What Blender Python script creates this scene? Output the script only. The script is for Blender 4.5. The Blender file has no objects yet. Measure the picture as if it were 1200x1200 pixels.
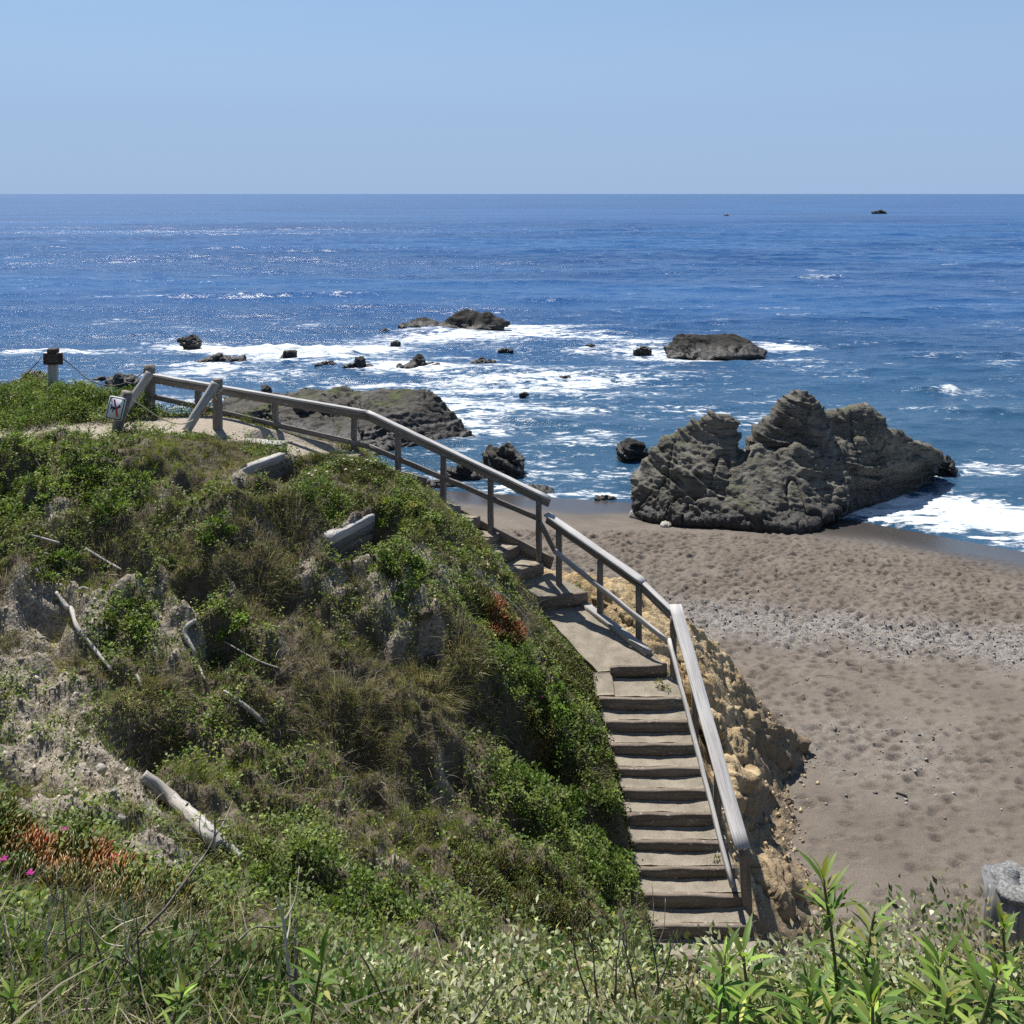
import bpy, math, random
import numpy as np
from mathutils import Vector, Matrix
random.seed(7)
rng = np.random.default_rng(11)
C = bpy.context.scene.collection
scene = bpy.context.scene
F, HY = 1110.0, 227.0            # focal length and horizon row, in pixels of the 1200 px photograph
SEA = -12.5                      # sea level below the eye (the eye is at z = 0)

def P(px, py, D):                # a point seen at (px, py) that lies D metres ahead
    return np.array([(px-600.0)/F*D, D, -(py-HY)/F*D])
def S(px, py):                   # a point on the sea surface
    D = -SEA*F/(py-HY)
    return np.array([(px-600.0)/F*D, D, SEA])

# ------------------------------------------------------------------ noise
_perm = np.random.default_rng(3).permutation(256)
_perm = np.concatenate([_perm, _perm, _perm]).astype(np.int64)
_g = np.random.default_rng(4).normal(size=(256, 3)); _g /= np.linalg.norm(_g, axis=1)[:, None]
def perlin(p):
    p = np.asarray(p, float)
    i = np.floor(p).astype(np.int64); f = p-i
    u = f*f*f*(f*(f*6-15)+10); i &= 255
    out = 0
    for dx in (0, 1):
        wx = u[:, 0] if dx else 1-u[:, 0]
        for dy in (0, 1):
            wy = u[:, 1] if dy else 1-u[:, 1]
            for dz in (0, 1):
                wz = u[:, 2] if dz else 1-u[:, 2]
                h = _perm[_perm[_perm[(i[:, 0]+dx) & 255]+((i[:, 1]+dy) & 255)]+((i[:, 2]+dz) & 255)]
                g = _g[h]
                d = g[:, 0]*(f[:, 0]-dx)+g[:, 1]*(f[:, 1]-dy)+g[:, 2]*(f[:, 2]-dz)
                out = out+wx*wy*wz*d
    return out*1.5
def fbm(p, s, oct=4, gain=.5):
    p = np.asarray(p, float)*s
    a, t = 1.0, 0
    for k in range(oct):
        t = t+a*perlin(p+17.3*k); p = p*2.03; a *= gain
    return t
def ridged(p, s, oct=4, gain=.5):
    p = np.asarray(p, float)*s
    a, t = 1.0, 0
    for k in range(oct):
        t = t+a*(1-2*np.abs(perlin(p+9.1*k))); p = p*2.1; a *= gain
    return t
def sst(a, b, x):
    t = np.clip((x-a)/(b-a), 0, 1); return t*t*(3-2*t)
def xyz(x, y, z=None):
    x = np.asarray(x, float).ravel(); y = np.asarray(y, float).ravel()
    return np.stack([x, y, np.zeros_like(x) if z is None else np.broadcast_to(np.asarray(z, float), x.shape).ravel() if np.ndim(z) == 0 else np.asarray(z).ravel()], 1)

# ------------------------------------------------------------------ mesh helpers
def mesh(name, co, faces, mat, parent=None, attrs=None, smooth=True):
    """faces: list of integer arrays, each (n, k). attrs: {name: (N,) or (N,3)}"""
    co = np.asarray(co, np.float32)
    me = bpy.data.meshes.new(name)
    me.vertices.add(len(co)); me.vertices.foreach_set('co', co.ravel())
    lv = np.concatenate([f.ravel() for f in faces]).astype(np.int32)
    lt = np.concatenate([np.full(len(f), f.shape[1], np.int32) for f in faces])
    ls = np.concatenate([[0], np.cumsum(lt)[:-1]]).astype(np.int32)
    me.loops.add(len(lv)); me.loops.foreach_set('vertex_index', lv)
    me.polygons.add(len(lt)); me.polygons.foreach_set('loop_start', ls)
    if smooth: me.polygons.foreach_set('use_smooth', np.ones(len(lt), bool))
    me.update(calc_edges=True)
    for k, v in (attrs or {}).items():
        v = np.asarray(v, np.float32)
        if v.ndim == 1:
            a = me.attributes.new(k, 'FLOAT', 'POINT'); a.data.foreach_set('value', v)
        elif k == 'Col':
            a = me.attributes.new(k, 'FLOAT_COLOR', 'POINT')
            a.data.foreach_set('color', np.concatenate([v, np.ones((len(v), 1), np.float32)], 1).ravel())
        else:
            a = me.attributes.new(k, 'FLOAT_VECTOR', 'POINT'); a.data.foreach_set('vector', v.ravel())
    o = bpy.data.objects.new(name, me); C.objects.link(o)
    if mat: me.materials.append(mat)
    if parent: o.parent = parent; o.matrix_parent_inverse = Matrix.Translation(-parent.location)
    return o
def grid_faces(ny, nx):
    i = np.arange(ny*nx).reshape(ny, nx)
    return np.stack([i[:-1, :-1], i[:-1, 1:], i[1:, 1:], i[1:, :-1]], -1).reshape(-1, 4)
def tag(o, label=None, cat=None, group=None, kind=None):
    if label: o['label'] = label
    if cat: o['category'] = cat
    if group: o['group'] = group
    if kind: o['kind'] = kind
    return o
def thing(name, loc, label, cat, group=None):
    o = bpy.data.objects.new(name, None); o.location = [float(v) for v in loc]; o.empty_display_size = .1
    C.objects.link(o)
    return tag(o, label, cat, group)

class MB:                         # collects solids into one mesh, with local grain coordinates
    def __init__(s): s.co = []; s.q = {}; s.lc = []; s.n = 0
    def add(s, co, faces, lc):
        for f in faces:
            s.q.setdefault(len(f), []).append([v+s.n for v in f])
        s.co.append(np.asarray(co, float)); s.lc.append(np.asarray(lc, float)); s.n += len(co)
    def loft(s, rings, closed=True, caps=True, grain=None):
        n = len(rings[0]); co = np.concatenate(rings); fs = []
        for r in range(len(rings)-1):
            for k in range(n):
                k2 = (k+1) % n
                fs.append([r*n+k, r*n+k2, (r+1)*n+k2, (r+1)*n+k])
        if caps:
            fs.append(list(range(n))[::-1]); fs.append([(len(rings)-1)*n+k for k in range(n)])
        s.add(co, fs, grain if grain is not None else co)
    def beam(s, a, b, w, h, up=(0, 0, 1), ch=.006, seg=8, rough=.003, seed=0):
        """beam from a to b, w across, h along up (centred)"""
        a = np.asarray(a, float); b = np.asarray(b, float)
        d = b-a; L = np.linalg.norm(d); d /= L
        up = np.asarray(up, float); up = up-d*up.dot(d); up /= np.linalg.norm(up); sd = np.cross(d, up)
        c = [(-w/2+ch, -h/2), (w/2-ch, -h/2), (w/2, -h/2+ch), (w/2, h/2-ch), (w/2-ch, h/2), (-w/2+ch, h/2), (-w/2, h/2-ch), (-w/2, -h/2+ch)]
        rings, lc = [], []
        off = random.uniform(0, 50)
        for t in np.linspace(0, 1, seg+1):
            r = np.array([a+d*L*t+sd*u+up*v for u, v in c])
            nz = np.stack([perlin(r*3+off), perlin(r*3+off+30), perlin(r*3+off+60)], 1)*rough*2
            rings.append(r+nz); lc.append(np.array([(t*L+off, u+off, v) for u, v in c]))
        s.loft(rings, grain=np.concatenate(lc))
    def tube(s, pts, rad, sides=8, rough=.0, flat=1.0, nfreq=6.0):
        pts = np.asarray(pts, float); n = len(pts)
        rad = np.broadcast_to(np.asarray(rad, float), (n,)); off = random.uniform(0, 50)
        rings, lc = [], []; L = 0; up = np.array([.13, .21, 1.0])
        for k in range(n):
            d = pts[min(k+1, n-1)]-pts[max(k-1, 0)]; d /= np.linalg.norm(d)+1e-9
            u = up-d*up.dot(d)
            if np.linalg.norm(u) < .1: u = np.array([1., 0, 0])-d*d[0]
            u /= np.linalg.norm(u); v = np.cross(d, u)
            if k: L += np.linalg.norm(pts[k]-pts[k-1])
            an = np.linspace(0, 2*np.pi, sides, endpoint=False)
            r = pts[k]+rad[k]*(np.cos(an)[:, None]*v+np.sin(an)[:, None]*u*flat)
            if rough:
                r = r+(r-pts[k])*(perlin(r*nfreq+off)[:, None]*rough)
            rings.append(r); lc.append(np.stack([np.full(sides, L+off), np.cos(an)*rad[k]+off, np.sin(an)*rad[k]], 1))
        s.loft(rings, grain=np.concatenate(lc))
    def build(s, name, mat, parent=None, smooth=False):
        return mesh(name, np.concatenate(s.co), [np.array(v) for v in s.q.values()], mat, parent, {'lc': np.concatenate(s.lc)}, smooth)

def spline(pts, n):
    pts = np.asarray(pts, float); m = len(pts)
    out = []
    for t in np.linspace(0, m-1, n):
        i = min(int(t), m-2); u = t-i
        p0, p1, p2, p3 = pts[max(i-1, 0)], pts[i], pts[i+1], pts[min(i+2, m-1)]
        out.append(.5*((2*p1)+(p2-p0)*u+(2*p0-5*p1+4*p2-p3)*u*u+(3*p1-p0-3*p2+p3)*u**3))
    return np.array(out)

# ------------------------------------------------------------------ material helpers
class M:
    def __init__(s, name):
        s.m = bpy.data.materials.new(name); s.m.use_nodes = True
        s.t = s.m.node_tree; s.n = s.t.nodes; s.b = s.n['Principled BSDF']; s.out = s.n['Material Output']
    def new(s, typ, ins=None, **kw):
        nd = s.n.new(typ)
        for k, v in kw.items(): setattr(nd, k, v)
        for k, v in (ins or {}).items(): s.put(nd.inputs[k], v)
        return nd
    def put(s, sock, v):
        if isinstance(v, bpy.types.NodeSocket): s.t.links.new(v, sock)
        else: sock.default_value = v
    def attr(s, name, what='Fac'): return s.new('ShaderNodeAttribute', attribute_name=name).outputs[what]
    def pos(s): return s.new('ShaderNodeNewGeometry').outputs['Position']
    def mapping(s, vec, scale=(1, 1, 1), rot=(0, 0, 0)):
        return s.new('ShaderNodeMapping', {'Vector': vec, 'Scale': scale, 'Rotation': rot}).outputs[0]
    def noise(s, vec, scale, detail=4, rough=.6, dist=0, out=0):
        return s.new('ShaderNodeTexNoise', {'Vector': vec, 'Scale': scale, 'Detail': detail, 'Roughness': rough, 'Distortion': dist}).outputs[out]
    def voro(s, vec, scale, feature='F1', out='Distance'):
        return s.new('ShaderNodeTexVoronoi', {'Vector': vec, 'Scale': scale}, feature=feature).outputs[out]
    def ramp(s, fac, stops, interp='LINEAR'):
        r = s.new('ShaderNodeValToRGB', {'Fac': fac}); e = r.color_ramp.elements; r.color_ramp.interpolation = interp
        while len(e) < len(stops): e.new(.5)
        for k, (p, c) in enumerate(stops):
            e[k].position = p; e[k].color = (c, c, c, 1) if np.isscalar(c) else (*c, 1)
        return r.outputs[0]
    def mix(s, f, a, b, blend='MIX'):
        x = s.new('ShaderNodeMix', data_type='RGBA', blend_type=blend)
        s.put(x.inputs[0], f)
        for k, v in ((6, a), (7, b)): s.put(x.inputs[k], v if isinstance(v, bpy.types.NodeSocket) else (*v, 1))
        return x.outputs[2]
    def math(s, op, a, b=0.0, c=None, clamp=False):
        x = s.new('ShaderNodeMath', operation=op, use_clamp=clamp)
        s.put(x.inputs[0], a); s.put(x.inputs[1], b)
        if c is not None: s.put(x.inputs[2], c)
        return x.outputs[0]
    def maprange(s, v, a, b, c=0., d=1., interp='SMOOTHSTEP'):
        return s.new('ShaderNodeMapRange', {0: v, 1: a, 2: b, 3: c, 4: d}, interpolation_type=interp).outputs[0]
    def bump(s, h, strength=.5, dist=.02, normal=None):
        i = {'Height': h, 'Strength': strength, 'Distance': dist}
        if normal is not None: i['Normal'] = normal
        return s.new('ShaderNodeBump', i).outputs[0]
    def set(s, **kw):
        for k, v in kw.items():
            k = {'color': 'Base Color', 'rough': 'Roughness', 'normal': 'Normal', 'spec': 'Specular IOR Level', 'ior': 'IOR', 'metal': 'Metallic'}[k]
            if k == 'Base Color' and isinstance(v, tuple): v = (*v, 1)
            s.put(s.b.inputs[k], v)
        return s.m

def wood_mat(name, c0, c1, dark=(.05, .045, .04)):
    m = M(name); v = m.attr('lc', 'Vector')
    g = m.noise(m.mapping(v, (1.6, 55, 55)), 1.0, 5, .65, .4)
    g2 = m.noise(m.mapping(v, (.9, 9, 9)), 1.0, 4, .6)
    sp = m.noise(m.mapping(v, (14, 40, 40)), 1.0, 3, .6)
    col = m.mix(m.maprange(g2, .3, .7), c0, c1)
    col = m.mix(m.ramp(g, [(.3, .75), (.5, 0.)]), col, dark)
    col = m.mix(m.ramp(sp, [(.60, 0.), (.72, .55)]), col, (.58, .57, .55))
    return m.set(color=col, rough=.82, spec=.25, normal=m.bump(g, .6, .006))
wood_top = wood_mat('weathered_rail_wood', (.36, .345, .33), (.48, .465, .45), (.16, .15, .145))
wood_post = wood_mat('post_wood', (.135, .115, .095), (.235, .205, .175))
wood_grey = wood_mat('old_grey_timber', (.27, .26, .245), (.43, .41, .38), (.07, .065, .06))
wood_dark = wood_mat('dark_step_timber', (.13, .105, .08), (.22, .18, .14))
wood_shaded = wood_mat('shaded_grey_timber', (.10, .097, .093), (.17, .165, .155), (.03, .03, .028))  # grey timber with the shade of the wall face put into its colour
drift = wood_mat('bleached_driftwood', (.27, .25, .225), (.46, .43, .385), (.05, .045, .04))
twig = wood_mat('dead_twig', (.10, .085, .07), (.2, .17, .14))
twig_pale = wood_mat('pale_dry_stalk', (.36, .31, .24), (.5, .45, .36), (.2, .17, .13))

def leaf_mat(name, trans=.35, rough=.45, spec=.35):
    m = M(name); col = m.attr('Col', 'Color')
    m.set(color=col, rough=rough, spec=spec)
    tr = m.new('ShaderNodeBsdfTranslucent', {'Color': m.mix(1.0, col, (1.25, 1.3, .7), 'MULTIPLY')})
    mx = m.new('ShaderNodeMixShader', {0: trans, 1: m.b.outputs[0], 2: tr.outputs[0]})
    m.t.links.new(mx.outputs[0], m.out.inputs[0]); return m.m
leaf = leaf_mat('leaf', .38, .5, .22)
grassm = leaf_mat('grass_blade', .3, .6, .15)
succ = leaf_mat('succulent_leaf', .2, .35, .4)
petal = leaf_mat('petal', .3, .6, .1)

# ------------------------------------------------------------------ terrain heightfield
hill_px = [  # px, py, D
 (-60,470,20.5),(0,468,20.5),(60,462,20.4),(110,462,20.4),(20,495,18.8),(60,515,17.4),(110,500,18),(175,487,18.8),(135,512,17),(215,500,17.9),(255,505,17.9),(300,512,18),
 (200,522,16.4),(100,545,15.6),(0,545,15.6),(-80,550,15.6),(270,535,16.4),(330,560,16.2),(260,570,15.5),(340,548,16.6),(400,548,16.8),(470,568,16.6),(520,604,16.4),(560,634,16.4),(593,674,16.4),(634,728,16.3),
 (0,620,14),(-90,620,14),(100,620,14.2),(200,620,14.4),(300,620,14.6),(400,650,14.6),(450,640,15.1),(520,680,15),(580,725,15),(640,785,14.8),(690,830,14.7),
 (0,720,12.6),(-90,720,12.4),(100,720,12.9),(200,720,13.2),(300,720,13.5),(400,750,13.3),(500,780,13.4),(600,850,13.3),(680,900,13.3),(722,925,13.4),
 (0,830,11.2),(-90,830,11),(100,850,11.4),(200,850,11.8),(300,870,11.9),(420,890,12.1),(530,930,12.1),(640,980,12.1),(720,1020,12.2),
 (0,960,9.3),(-90,960,9),(100,960,9.8),(220,960,10.3),(350,990,10.5),(480,1020,10.7),(600,1060,10.9),(700,1080,11.1),
 (30,1010,7.6),(130,1040,7.7),(-60,1000,7.4),(300,1085,8.5),(470,1105,8.7),(600,1130,9),
 # sandstone spur
 (665,676,17.5),(720,684,17.5),(800,724,18),(850,767,18.3),(900,832,18.5),(940,884,18.6),(735,725,16.8),(800,780,16.4),(860,850,16.5),(900,888,17.4),(880,905,16.2),(868,950,15.1),(895,970,15.3),(880,1000,13.9),(915,1015,14.2),(935,1045,13.8),(897,1062,13.0),
]
pts = [P(*q) for q in hill_px]
pts += [np.array(q, float) for q in [
 # near slope under the camera
 (0,-2,-1.5),(-4,-2,-1.3),(4,-2,-1.6),(0,.5,-1.7),(-3,.5,-1.5),(3,.5,-1.8),(0,2,-2.25),(-2,2,-2.1),(2.2,2,-2.3),(-4,2.5,-2.2),(5,2,-2.4),
 (0,3,-2.95),(-2,3,-2.75),(2,3,-2.95),(0,3.8,-3.5),(2,3.8,-3.45),(4,3.8,-3.4),(-2,3.9,-3.3),(-4,4,-3.1),(0,4.8,-4.4),(2,4.8,-4.5),(4,5,-4.6),(-2.2,4.8,-3.95),(-4.5,5,-3.9),
 (0,6.5,-5.7),(2.5,6.5,-6.3),(-2.3,6,-4.7),(-4.5,6.5,-4.75),(2.3,9.3,-9.0),(4,9,-9.4),(6,8,-8.6),(8,6,-7),(10,3,-5),(8,10,-11.2),(5,11,-10.9),(2.3,11,-9.55),(5,13.2,-10.9),(6.5,15,-11.3),(6.6,18,-11.6),(9,14,-12),(10,9,-11.6),
 # behind the rail and the seaward cliff
 (-14,21.5,-4.3),(-10.5,22,-4.6),(-7.6,19.9,-4.7),(-5.5,19.5,-4.9),(-14,24,-9),(-10.5,24,-9.5),(-7.6,21.6,-9),(-5.5,21,-8.8),(-14,27,-13),(-10.5,26.5,-13),(-7.6,24,-12.8),(-5.5,23.5,-12.8),
 (-3,19.7,-5.9),(-3,21,-9.3),(-3,23.5,-12.6),(-1,19.2,-6.9),(-1,20.6,-10),(-1,23,-12.2),(.9,18.5,-7.8),(1.1,19.7,-10.6),(1.2,21.5,-11.6),
 (2.3,19,-8.6),(3.6,19.4,-9.9),(3,20.6,-11.4),(4.6,19.6,-10.9),(5.2,20.5,-11.8),(6.6,20,-11.9),(3,24,-12.6),(8,24,-12.8),(-14,15,-4.2),(-14,9,-5.6),(-9,5,-3.6),
 # stairs bed
 (-2.8,18.2,-5.2),(-1.2,17.9,-6),(-.4,17.6,-6.45),(.3,17.2,-6.9),(.8,17.1,-7.15),(1.6,15.9,-7.6),(2.1,14.7,-7.95),(2.2,13.4,-8.6),(2.35,12.2,-9.15),
]]
pts = np.array(pts)
def tps(r2): return np.where(r2 > 0, .5*r2*np.log(np.maximum(r2, 1e-12)), 0)
def rbf_fit(p, z, lam=.02):
    n = len(p); d = ((p[:, None]-p[None])**2).sum(-1)
    A = np.zeros((n+3, n+3)); A[:n, :n] = tps(d)+np.eye(n)*lam
    A[:n, n] = 1; A[:n, n+1:] = p; A[n, :n] = 1; A[n+1:, :n] = p.T
    return np.linalg.solve(A, np.concatenate([z, np.zeros(3)]))
def rbf_eval(w, p, q):
    out = np.empty(len(q)); n = len(p)
    for i in range(0, len(q), 20000):
        b = q[i:i+20000]; d = ((b[:, None]-p[None])**2).sum(-1)
        out[i:i+20000] = tps(d)@w[:n]+w[n]+b@w[n+1:]
    return out
w = rbf_fit(pts[:, :2], pts[:, 2])
GS = .045
gx = np.arange(-15, 9.5, GS); gy = np.arange(-2, 26, GS)
cgx = np.arange(-15.2, 9.9, .18); cgy = np.arange(-2.2, 26.4, .18)
cX, cY = np.meshgrid(cgx, cgy)
cZ = rbf_eval(w, pts[:, :2], np.stack([cX.ravel(), cY.ravel()], 1)).reshape(cX.shape)
def bil(A, x, y, x0, y0, s):
    u = np.clip((np.asarray(x)-x0)/s, 0, A.shape[1]-1.001); v = np.clip((np.asarray(y)-y0)/s, 0, A.shape[0]-1.001)
    i = u.astype(int); j = v.astype(int); u = u-i; v = v-j
    return A[j, i]*(1-u)*(1-v)+A[j, i+1]*u*(1-v)+A[j+1, i]*(1-u)*v+A[j+1, i+1]*u*v
X, Y = np.meshgrid(gx, gy)
Z = bil(cZ, X, Y, cgx[0], cgy[0], .18)
q = xyz(X, Y, Z)
shp = X.shape
# where the bare sandstone is
nz1 = fbm(q, .9, 3).reshape(shp)
stone = sst(-.05, .25, (X-np.interp(Y, [12.2, 15.2, 17, 17.5, 18.2], [2.95, 2.55, 1.45, .75, -.4]))+.12*nz1)*sst(11.5, 12.6, Y)
stone = np.maximum(stone, sst(17.6, 18.3, Y+.25*X*0)*sst(-1, 2.0, X))
path = np.zeros(shp)
for (a, b, r) in [((-10.5, 17.6), (-7.6, 17.5), .55), ((-7.6, 17.5), (-5.6, 18.1), .6), ((-5.6, 18.1), (-3.6, 18.25), .5)]:
    a = np.array(a); b = np.array(b); d = b-a
    t = np.clip(((X-a[0])*d[0]+(Y-a[1])*d[1])/d.dot(d), 0, 1)
    path = np.maximum(path, sst(r+.25, r-.15, np.hypot(X-a[0]-d[0]*t, Y-a[1]-d[1]*t)+.2*nz1))
# roughness of the ground
lump = .10*fbm(q, 1.1, 3).reshape(shp)+.07*ridged(q, 3.0, 3).reshape(shp)*sst(18, 15.5, Y)+.015*fbm(q, 9, 2).reshape(shp)
strata = np.stack([q[:, 0]*.8+q[:, 2]*.9, q[:, 1]*2.2-q[:, 0]*1.2, q[:, 2]*3.6+q[:, 0]*1.5], 1)
srock = (.13*ridged(strata, .7, 4).reshape(shp)+.10*fbm(q, 1.3, 3).reshape(shp)+.055*ridged(strata, 2.6, 3).reshape(shp)-.20)
near = sst(5.5, 4, Y)
al = (X*.72-Y*.69); ac = (X*.69+Y*.72); gq_ = np.stack([(al*.42).ravel(), (ac*1.25).ravel(), (Z*.3).ravel()], 1)
gully = ridged(gq_+.35*np.stack([fbm(q, .8, 2)]*3, 1), .75, 3).reshape(shp)
gmask = sst(15.6, 14.0, Y+.22*X)*sst(1.2, .2, X-.12*(Y-13)-.3)*sst(6.5, 8.5, Y)
Z = Z+gmask*(.25*(gully-.35)+.11*ridged(q, 1.9, 2).reshape(shp)-.04)
Z = Z+(1-path)*(lump*(1-stone)*(1-.5*near))+srock*stone
# the bed of the stairs
bed = np.array([(-4.3,18.0,-4.72,.55),(-2.8,18.1,-5.2,.55),(-1.3,17.85,-5.95,.55),(-.5,17.55,-6.5,.5),(-.1,17.4,-6.7,.45),(.3,17.2,-6.95,.45),(.75,17.1,-7.2,.5),(1.0,16.8,-7.5,.5),(1.95,15.3,-7.8,.55),(2.03,14.7,-8.05,.6),(2.2,13.4,-8.62,.6),(2.38,12.1,-9.3,.6),(2.45,11.2,-9.7,.6)])
best = np.full(shp, 1e9); bz = np.zeros(shp); bh = np.full(shp, .5)
for a, b in zip(bed[:-1], bed[1:]):
    d = b[:2]-a[:2]
    t = np.clip(((X-a[0])*d[0]+(Y-a[1])*d[1])/d.dot(d), 0, 1)
    dist = np.hypot(X-a[0]-d[0]*t, Y-a[1]-d[1]*t)
    k = dist < best
    best = np.where(k, dist, best); bz = np.where(k, a[2]+(b[2]-a[2])*t, bz); bh = np.where(k, a[3]+(b[3]-a[3])*t, bh)
wgt = sst(bh+.22, bh-.02, best)
Z = Z*(1-wgt)+np.where(wgt > 0, np.minimum(bz-.12, bz-.12), 0)*wgt
carve = np.zeros(shp)
for a, b, dep in [(P(262,562,15.6), P(330,535,17.0), .55), (P(383,632,14.5), P(432,606,15.6), .55)]:
    d = b[:2]-a[:2]; L_ = np.linalg.norm(d); d = d/L_; nrm2 = np.array([d[1], -d[0]])
    t = (X-a[0])*d[0]+(Y-a[1])*d[1]; e = (X-a[0])*nrm2[0]+(Y-a[1])*nrm2[1]
    side = sst(.02, .1, e)*sst(.95, .35, e)*sst(-.1, .5, t)*sst(L_+.35, L_-.1, t)
    tz = a[2]+(b[2]-a[2])*np.clip(t/L_, 0, 1); carve = np.maximum(carve, sst(-.25, .0, e)*sst(.85, .4, e)*sst(-.05, .2, t)*sst(L_+.2, L_, t))
    Z = Z*(1-side)+np.minimum(Z, tz-dep*np.clip(.35+.8*t/L_, 0, 1.1))*side
    back = sst(.02, -.1, e)*sst(-.7, -.1, e)*sst(-.2, .2, t)*sst(L_+.2, L_-.1, t)
    Z = Z*(1-back*.8)+(tz+.02)*back*.8
def H(x, y): return bil(Z, x, y, gx[0], gy[0], GS)
def hit(px, py, d0=1.5, lift=0.0):
    D = np.arange(d0, 30, .015)
    x = (px-600)/F*D; z = -(py-HY)/F*D
    k = np.argmax(z <= H(x, D)+lift)
    return np.array([x[k], D[k], float(H(x[k], D[k]))])

for hx, hy, hr_, hd in [(168,872,.42,.45),(195,885,.35,.35),(300,690,.4,.3),(235,695,.3,.25),(350,700,.3,.2),(505,765,.3,.3),(700,965,.3,.25),(725,1000,.25,.25),(330,770,.3,.2),(60,700,.3,.2),(10,905,.4,.3),(400,640,.3,.2),(430,860,.4,.25)]:
    c_ = hit(hx, hy); Z = Z-hd*np.exp(-(((X-c_[0])/hr_)**2+((Y-c_[1])/(hr_*.8))**2)**2)
hrng = np.random.default_rng(31)
for _ in range(60):
    y_ = hrng.uniform(8.5, 15.2); x_ = hrng.uniform(-.58, .06)*y_; r_ = hrng.uniform(.14, .34); d_ = r_*hrng.uniform(.5, 1.0)
    Z = Z-d_*gmask*np.exp(-(((X-x_)/(r_*1.3))**2+((Y-y_)/(r_*.8))**2)**1.5)
# ------------------------------------------------------------------ what grows where (world-space blobs laid on the slope)
gyv, gxv = np.gradient(Z, GS)
wt = {k: np.zeros(shp) for k in ('leaf', 'green', 'dry', 'ice', 'bare')}
def blob(kind, px, py, r, s=1.0, el=1.0):
    c = hit(px, py)
    if kind == 'bare': s *= .62
    d2 = ((X-c[0])/r)**2+((Y-c[1])/(r*el))**2
    wt[kind] += s*np.exp(-d2)
for a in [(20,480,1.2,1.6),(80,478,.9,1.4),(150,480,.4,1.4),(30,525,.7),(100,545,.5),(140,590,.6),(30,600,.5),(375,590,.5),(470,600,.7,.8),(470,665,.5),(60,650,.4),(150,740,.4),(235,610,.5,.7),(330,690,.3),
          (600,780,.8),(660,870,.7),(620,940,.8),(690,960,.6),(700,1030,.5),(560,900,.5,.6),(350,1050,.9),(440,1060,.7,.8),(270,760,.5),(250,680,.4),(250,790,.4),(560,660,.5,.6),(330,890,.5,.5),(620,830,.6),(330,960,.5,.5),(110,690,.3)]: blob('leaf', *a)
for a in [(200,545,.8,1.1),(260,585,.7,1.),(230,530,.5),(180,640,.6,.8),(330,640,.4,.6),(110,600,.5,.6),(0,580,.5,.5),(440,560,.6,.6),(300,900,.8,.7),(420,940,.9,.7),(520,980,.8,.6),(600,1050,.9,.9),(260,950,.6,.6),(480,1060,.9,.6),(70,860,.3,.5),(640,1040,.5,.7),(230,900,.4,.7),(560,1000,.8,.7)]: blob('green', *a)
for a in [(340,610,.6,1.1),(300,660,.6,1.2),(350,670,.5,.8),(130,625,.5,1.),(200,650,.5,.9),(280,720,.6,.8),(380,800,.8,1.1),(430,840,.8,1.1),(500,800,.5,1.1),(530,770,.4,1.),(170,830,.5,1.3),(560,760,.3,.8),(60,630,.5,.8),(450,900,.8,.8),(350,930,.7,.8),(520,900,.7,.7),(250,1010,.6,.9),(120,790,.4,.7),(10,750,.5,.6),(400,720,.4,.8),(450,700,.4,.6),(230,710,.4,.6),(650,920,.3,.7),(320,800,.5,.7)]: blob('dry', *a)
for a in [(590,730,.4,1.2),(620,760,.4,.8),(680,800,.5,1.),(650,780,.5,.9),(430,545,.5,.7),(380,540,.4,.5),(560,1050,.7,.7),(640,1070,.6,.9),(480,1080,.6,.5),(720,960,.3,.8),(700,880,.3,.7)]: blob('ice', *a)
for a in [(60,790,.45,2.),(30,850,.5,2.2),(80,900,.6,2.6),(130,920,.4,2.2),(40,930,.5,2.4),(200,1000,.35,2.4),(170,985,.3,1.8),(80,730,.35,1.5),(30,690,.4,1.4),(210,735,.4,1.6),(390,650,.2,1.6),(420,690,.2,1.8),(440,730,.25,2.),(480,740,.3,1.8),(510,740,.2,1.4),(500,650,.35,1.3),(530,665,.3,1.5),(570,680,.3,1.3),(545,630,.3,1.),(70,600,.25,1.6),(190,690,.25,1.),(460,770,.2,1.2),(110,820,.3,1.5),(340,535,.2,1.),(160,610,.2,.8),(745,1030,.2,1.),(330,760,.15,.8),(160,900,.3,1.2),(130,870,.3,1.2)]: blob('bare', *a)
n1 = fbm(q, .75, 3).reshape(shp); n2 = fbm(q+40, 1.6, 3).reshape(shp); n3 = fbm(q+80, 1.1, 3).reshape(shp)
wt['leaf'] += .22+1.15*n1+.5*fbm(q+7, 3.0, 2).reshape(shp); wt['green'] += .30+1.1*n2; wt['dry'] += .22+1.0*n3-.25*gmask*(gully-.3); wt['bare'] += -.16+.75*fbm(q+120, 1.8, 3).reshape(shp)+.45*gmask*np.clip(gully-.75, 0, 1); wt['ice'] += -.05+.3*n1
for k in wt: wt[k] = np.clip(wt[k], 0, None)
tot = sum(wt.values())+1e-6
barefrac = np.clip(wt['bare']/tot*1.35, 0, 1)
bo = np.zeros(shp); bn = fbm(q+60, 3.2, 3).reshape(shp)
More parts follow.
